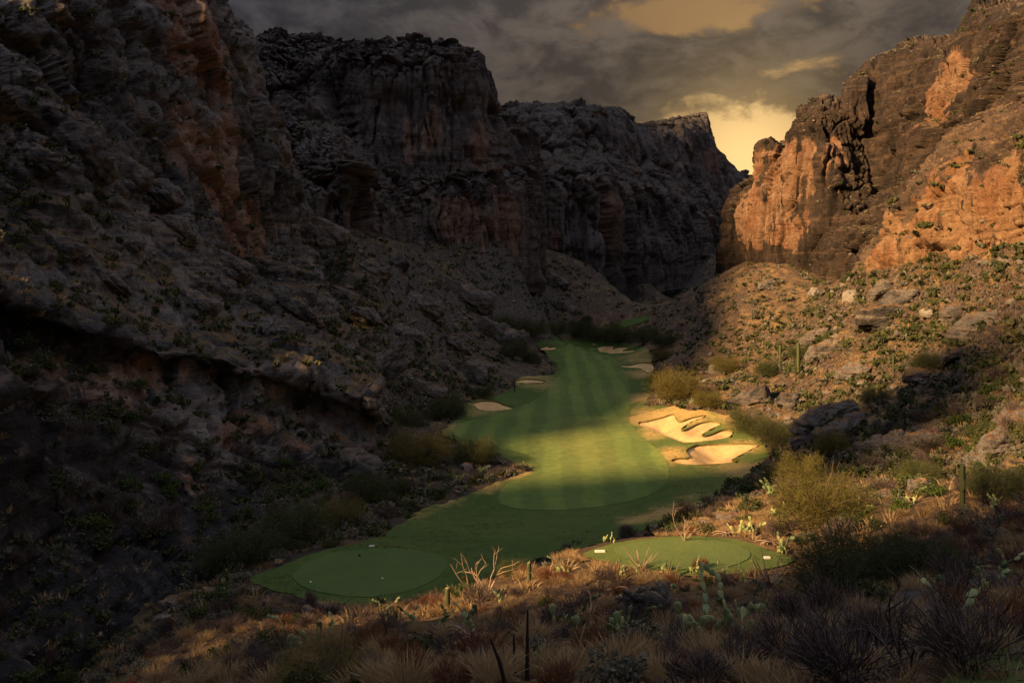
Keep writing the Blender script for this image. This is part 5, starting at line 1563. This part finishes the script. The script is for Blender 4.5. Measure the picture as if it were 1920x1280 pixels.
def dead_plant(sd_, n, ln, low):
    rg_ = np.random.default_rng(sd_)
    paths = []
    for i in range(n):
        a = i / n * 6.283 + rg_.normal() * .3
        up = rg_.uniform(.15, 1.1) if not low else rg_.uniform(.0, .5)
        L = ln * rg_.uniform(.6, 1.1)
        d0 = np.array([math.cos(a), math.sin(a), up]); d0 /= np.linalg.norm(d0)
        p = np.array([0, 0, .12]); pts = [p]
        for kq in range(4):
            d0 = d0 + np.array([0, 0, (.22 if not low else -.25)]) + rg_.normal(size=3) * .08
            d0 /= np.linalg.norm(d0)
            p = p + d0 * L / 4; pts.append(p)
        paths.append((pts, np.array([.026, .022, .018, .014, .008]) * (1.0 + .3 * rg_.random())))
    paths.append(([(0, 0, -.1), (0, 0, .16)], [.07, .05]))
    V, F = tubes(paths, 5)
    rg2 = np.random.default_rng(sd_ + 1)
    ang = rg2.random(26) * 6.283
    D = unit(np.stack([np.cos(ang), np.sin(ang), rg2.random(26) * .7], 1))
    V2, F2 = strips(np.tile([[0, 0, .08]], (26, 1)) + D * .04, D, .35 + .2 * rg2.random(26), np.full(26, .035), np.tile([[0, 0, -.35]], (26, 1)), rg2)
    return rooted('dried_agave', 'plant', [('stalk', V, F, M_DEAD), ('leaf', V2, F2, M_TWIG)], True)
AG = Kind([dead_plant(1, 11, 1.15, False), dead_plant(2, 8, .95, True), dead_plant(3, 9, .8, True)])
for px, py, vv, sc, look in [(1203, 1070, 0, 1.0, 'dried agave with bleached upcurved stalks'), (1190, 1120, 1, 1.15, 'collapsed dried agave with drooping stalks'), (1362, 1004, 1, 1.1, 'dried agave with splayed pale leaves'), (1440, 1020, 2, 1.0, 'fallen grey agave skeleton'),
                             (1250, 1078, 2, .9, 'bare forked dry stalk'), (1445, 1100, 0, 1.1, 'branching dry stalks'), (575, 1125, 2, 1.0, 'dark dried agave'), (880, 1205, 1, 1.1, 'dark dried agave')]:
    h_ = cast(px, py)
    name_later(AG.put(vv, h_[0], px * .9, sc), look, 'dried agaves in the brush', px, py)
    taken.append((h_[0].x, h_[0].y, .2))
AG.clear()

def dead_branch(name, look, px, py, sd_, L, n, mat, up=.55, lean=(0, 0)):
    rg_ = np.random.default_rng(sd_)
    paths = []
    def grow(p, d, l, r, lev):
        pts, p0 = [np.array(p)], np.array(p)
        for _ in range(4):
            d = d + rg_.normal(size=3) * .16 + np.array([0, 0, .05]); d = d / np.linalg.norm(d)
            p0 = p0 + d * l / 4; pts.append(p0)
        paths.append((pts, np.linspace(r, r * .45, 5)))
        if lev > 0:
            for _ in range(2):
                b = rg_.integers(2, 5)
                grow(pts[b], d + rg_.normal(size=3) * .5, l * .6, r * .5, lev - 1)
    for i in range(n):
        a = i / n * 6.283 + rg_.random()
        d = np.array([math.cos(a) + lean[0], math.sin(a) * .6 + lean[1], up + rg_.random() * .5])
        grow((0, 0, -.1), d / np.linalg.norm(d), L * (.7 + .4 * rg_.random()), .022 * L + .006, 2)
    V, F = tubes(paths, 5)
    h = cast(px, py)
    o = rooted(name, 'dead plant', [('branch', V, F, mat)], True)
    o.location = h[0]
    o['label'] = look; o['group'] = 'dead branches in the brush'
    taken.append((h[0].x, h[0].y, .3))
dead_branch('dead_bush', 'bleached bare bush with curving branches at the edge of the shaded tee', 915, 1108, 5, 1.5, 6, M_DEAD, .5, (-.5, 0))
dead_branch('dead_bush', 'fallen forked grey branch low on the hillside below the curling prickly pear', 1080, 1230, 8, 1.0, 2, M_DEAD, .5, (-.6, 0))
dead_branch('dead_bush', 'twiggy bleached bush behind the sunlit tee', 1285, 1012, 12, 1.1, 5, M_DEAD, .9)
dead_branch('dead_bush', 'thin leafless bush rising at the dark lower corner', 1650, 1240, 15, .7, 7, M_TWIG, 1.3)
dead_branch('dead_bush', 'leafless branching bush beside the near cactus pads', 1830, 1215, 18, .7, 7, M_TWIG, 1.2)
dead_branch('dead_bush', 'long bare twigs crossing the dark path', 1700, 1255, 21, .75, 6, M_TWIG, 1.4)
dead_branch('dead_bush', 'bare brown twigs by the bottom turf corner', 1560, 1250, 24, .6, 7, M_TWIG, 1.2)
for (px, py, hpx, lean, look) in [(988, 1275, 130, .01, 'tallest black dead stalk'), (965, 1265, 75, -.02, 'thin black dead stalk'), (955, 1283, 85, -.42, 'leaning black dead stalk')]:
    h_ = cast(px, py)
    L = hpx / FPX * h_[3]
    V, F = tubes([([(0, 0, -.2), (lean * L * .5, 0, L * .5), (lean * L, .02, L)], [.035 if hpx > 100 else .026, .024, .012])], 7)
    o = rooted('dead_stalk', 'dead plant', [('stem', V, F, M_CHAR)], True)
    o.location = h_[0]
    o['label'] = look + ' at the bottom of the hillside'; o['group'] = 'dead stalks'

# tee plates, tee markers and a flower stalk
def on_turf(px, py):
    h = cast(px, py)
    return h[0]
for (px, py, w_, look) in [(1125, 1034, .48, 'white tee plate at the corner of the sunlit tee'), (1438, 1046, .30, 'thin white plate at the far corner of the sunlit tee'), (697, 1024, .42, 'small white plate behind the shaded tee')]:
    p = on_turf(px, py)
    V = np.array([(x, y, z) for z in (-.04, .05) for x, y in ((-.5 * w_, -.09), (.5 * w_, -.09), (.5 * w_, .09), (-.5 * w_, .09))]) ; V[4:, :2] *= .94
    F = np.array([(0, 3, 2, 1), (4, 5, 6, 7), (0, 1, 5, 4), (1, 2, 6, 5), (2, 3, 7, 6), (3, 0, 4, 7)])
    o = rooted('tee_plate', 'sign', [('plate', V, F, M_WHITE), ('post', *tubes([([(0, 0, -.25), (0, 0, -.03)], [.03, .03])], 6), M_MARK)])
    o.location = (p.x, p.y, p.z + .02)
    o.rotation_euler = (0, 0, .08)
    o['label'] = look; o['group'] = 'white plates by the tees'
for (px, py, look, mt) in [(674, 1042, 'dark tee marker near the back edge of the shaded tee', M_MARK), (717, 1086, 'pale tee marker in the middle of the shaded tee', M_WHITE), (582, 1093, 'pale tee marker at the narrow end of the shaded tee', M_WHITE)]:
    p = on_turf(px, py)
    V, F = ICO[2]
    o = rooted('tee_marker', 'tee marker', [('ball', V * .08 + np.array([0, 0, .07]), F, mt), ('spike', *tubes([([(0, 0, -.1), (0, 0, .02)], [.012, .012])], 5), M_MARK)], True)
    o.location = p; o['label'] = look
for (px, py, hpx, look) in [(1345, 1080, 26, 'thin flower stalk with a yellow head before the sunlit tee'), (1408, 1082, 30, 'yellow headed stalk by the corner of the sunlit tee')]:
    h_ = cast(px, py)
    L = hpx / FPX * h_[3]
    V, F = ICO[2]
    o = rooted('flower_stalk', 'flower', [('stem', *tubes([([(0, 0, -.05), (.02, 0, L)], [.010, .006])], 5), M_DEAD), ('flower_head', V * np.array([.045, .045, .06]) + np.array([.02, 0, L]), F, M_PADY)], True)
    o.location = h_[0]; o['label'] = look

# fallen log behind the far edge and a dark path at the lower corner
def ribbon(name, label, pts, width, mat, lift=.05):
    q = []
    for px, py in pts:
        h = cast(px, py); q.append((h[0].x, h[0].y))
    q = np.array(q)
    t = np.linspace(0, len(q) - 1, 60)
    C_ = np.stack([np.interp(t, np.arange(len(q)), q[:, 0]), np.interp(t, np.arange(len(q)), q[:, 1])], 1)
    for _ in range(6):
        C_[1:-1] = (C_[:-2] + 2 * C_[1:-1] + C_[2:]) / 4
    T = np.gradient(C_, axis=0); T /= np.linalg.norm(T, axis=1, keepdims=True)
    Nn = np.stack([-T[:, 1], T[:, 0]], 1)
    rows = []
    for s_ in np.linspace(-.5, .5, 5):
        e = C_ + Nn * width * s_
        rows.append(np.column_stack([e, ground_at(e[:, 0], e[:, 1])]))
    G = np.stack(rows); G[:, :, 2] += lift
    for _ in range(3):
        G[:, 1:-1, 2] = (G[:, :-2, 2] + 2 * G[:, 1:-1, 2] + G[:, 2:, 2]) / 4
    G[:, :, 2] += .03
    skirt0 = G[0].copy(); skirt0[:, 2] -= .6; skirt1 = G[-1].copy(); skirt1[:, 2] -= .6
    G = np.concatenate([skirt0[None], G, skirt1[None]])
    obj(name, mesh_np(name, G.reshape(-1, 3), grid_faces(*G.shape[:2]), None, False, [mat]), kind='structure', label=label)
ribbon('path', 'dark asphalt path in the shade at the lower right corner', [(1540, 1215), (1620, 1175), (1690, 1140), (1760, 1105), (1840, 1075)], 1.9, M_ASPH)
bt = outline([(1790, 1262), (1850, 1240), (1925, 1226), (2040, 1240), (2000, 1330), (1760, 1330)], 4, 4.0)
V_, F_ = sheet(bt, .06, lambda y: (.4, .4), lambda x, y: ground_at(x, y) + .02)
obj('tee_ground', mesh_np('tee_ground', V_, F_, {'dry': np.zeros(len(V_))}, True, [M_ROUGH]), kind='structure', label='corner of near dark turf at the very bottom')

# the brush along the top of the knoll and behind the tee
for px, py, r_, kd, look in [(1330, 972, .5, BRN, 'brown brush bush'), (1342, 962, .55, BRN, 'brown brush bush'), (1356, 952, .55, BRN, 'brown brush bush'), (1370, 942, .6, BRN, 'brown brush bush'), (1385, 932, .6, BRN, 'brown brush bush'), (1400, 924, .65, BRN, 'brown brush bush'), (1416, 917, .65, BRN, 'brown brush bush'),
                         (1240, 1003, .45, BRN, 'grey brown brush bush'), (1258, 1002, .5, BRN, 'grey brown brush bush'), (1276, 1001, .5, BRN, 'grey brown brush bush'), (1296, 1001, .6, RST, 'rust brown brush bush'), (1314, 1001, .6, RST, 'rust brown brush bush'), (1062, 1030, .5, BRN, 'pinkish brown brush bush'), (1395, 975, .5, GRN, 'dark green shrub'), (1420, 960, .5, GRY, 'grey shrub'),
                         (780, 1122, .7, RST, 'dark rust shrub'), (805, 1135, .6, RST, 'dark rust shrub'), (895, 1135, .8, BRN, 'large dark bare shrub'), (1080, 1155, .7, BRN, 'large dark rounded shrub'), (1115, 1115, .5, BRN, 'dark rounded shrub'), (1310, 1065, .5, RST, 'rust red shrub')]:
    h_ = cast(px, py)
    if h_ is None:
        continue
    name_later(kd.put(int(px), h_[0], px * .61, r_), look, 'brush on the knoll and by the tees', px, py)
    taken.append((h_[0].x, h_[0].y, r_ * .7))
# shrubs and grass clumps of the near hillside
nshrub = ngr = 0
rest_g = []
for c in NEAR:
    if c[3] > 75 or c[2] not in ('ground',):
        continue
    r_ = .24 + .34 * c[7]
    lit = 0
    if c[6] < .36 and nshrub < 270 and free(c[0], r_ * .75):
        q = c[8]
        kd, look = (BRN, 'bare brown shrub') if q < .55 else (RST, 'rust brown shrub') if q < .75 else (GRY, 'grey shrub') if q < .88 else (GRN, 'dark green shrub')
        if c[4] > 1480 and c[5] > 950:
            r_ *= 1.35
        o = kd.put(int(c[7] * 60), (c[0].x, c[0].y, c[0].z - .03), c[7] * 50, r_)
        name_later(o, ('small ' if r_ < .34 else 'wide ' if r_ > .50 else '') + look, 'shrubs on the near hillside', c[4], c[5])
        taken.append((c[0].x, c[0].y, r_ * .7)); nshrub += 1
    elif c[6] < .62 and ngr < 240 and free(c[0], .22):
        o = CLU.put(int(c[7] * 60), c[0], c[7] * 50, .75 + .6 * c[8])
        name_later(o, ('large ' if c[8] > .7 else 'small ' if c[8] < .3 else '') + 'dry straw grass clump', 'dry grass clumps on the near hillside', c[4], c[5])
        taken.append((c[0].x, c[0].y, .22)); ngr += 1
    elif c[7] < .3 and free(c[0], .10):
        rest_g.append((c[0].x, c[0].y, c[0].z, .5 + .8 * c[8], c[7] * 30, c[7] * 71))
mass('grass', 'thin dry grass over the near hillside', t_near, rest_g, [M_DRYGRASS])
# the golden grass knoll and the grass edging the tees
gold = []
for box, n_ in (((1325, 935, 1440, 1000), 420), ((1225, 985, 1330, 1004), 160), ((1040, 1018, 1110, 1050), 130), ((1110, 1046, 1330, 1085), 260), ((470, 1020, 680, 1085), 200), ((560, 1120, 900, 1150), 200)):
    for c in candidates(n_, box, int(box[0])):
        if c[2] == 'ground' and c[3] < 90:
            gold.append((c[0].x, c[0].y, c[0].z, .9 + .7 * c[8], c[7] * 30, c[7] * 71))
mass('grass', 'bright golden dry grass on the knoll and along the tees', t_near, gold, [M_DRYGRASS])
low1 = [(lambda V, F: (V * np.array(dm), F))(*ICO[1]) for dm in ((1, .8, .6), (.8, 1, .5), (1, 1, .7))]
rough_t = [tuft_shape(7, .17, .16, np.random.default_rng(430 + q), .03) for q in range(3)]
rt_ = []
rg = np.random.default_rng(77)
while len(rt_) < 5200:
    d_ = 52 + 120 * rg.random() ** 1.3
    x_ = rg.uniform(-32, 42, 400); y_ = d_ + rg.uniform(-4, 4, 400)
    ok = (sdist(x_, y_, TURF) > .05) & (sdist(x_, y_, FAIR) < -.15) & (sdist(x_, y_, LT) < -.3) & (sdist(x_, y_, RTA) < -.2)
    for b_ in BUNK[:3]:
        ok &= sdist(x_, y_, b_) < -.25
    ok &= fbm(np.column_stack([x_ / 2.5, y_ / 2.5, x_ * 0]), 2, 88) > -.05
    x_, y_ = x_[ok][:60], y_[ok][:60]
    for a, b, c in zip(x_, y_, H(x_, y_)):
        rt_.append((a, b, c + .04, .6 + .7 * rg.random(), rg.random() * 6, rg.random() * 9))
M_TURFBLADE = leaf_material('turf_blades', (.050, .095, .022), (.19, .165, .055), .3, .9)
mass('grass', 'longer tufts of grass in the rough beside the fairway', rough_t, rt_, [M_TURFBLADE])
# the hillside goes on beyond the edges of the view
rg = np.random.default_rng(91)
ex, ey = rg.uniform(-16, 34, 5000), rg.uniform(3, 62, 5000)
ok = (np.abs(ex / ey) > .5) | (ey < 9)
ok &= (sdist(ex, ey, TURF) < -1) & (sdist(ex, ey, RTA) < -1) & (np.hypot(ex, ey) > 3.5)
ex, ey = ex[ok][:1500], ey[ok][:1500]
ez = ground_at(ex, ey)
mass('grass', 'dry grass at the outer edges of the near hillside', t_near, [(a, b, c, .6 + .8 * rg.random(), rg.random() * 6, rg.random() * 9) for a, b, c in zip(ex[:1200], ey[:1200], ez[:1200])], [M_DRYGRASS])
mass('scrub', 'low scrub at the outer edges of the near hillside', [twig_shape(110, 1, .9, rg, .05, .5) for _ in range(2)], [(a, b, c, .35 + .3 * rg.random(), rg.random() * 6, rg.random() * 9) for a, b, c in zip(ex[1200:], ey[1200:], ez[1200:])], [M_TWIG])
pebl = [(c[0].x, c[0].y, c[0].z, .04 + .12 * c[7] ** 3, c[8] * 9, c[8] * 31) for c in NEAR if c[3] < 60][:2500]
mass('gravel', 'pebbles and small stones on the near hillside', low1, pebl, [M_BOULDER])
for k_ in (GRN, GRY, BRN, RST, LUSH, CLU):
    k_.clear()
name_all()
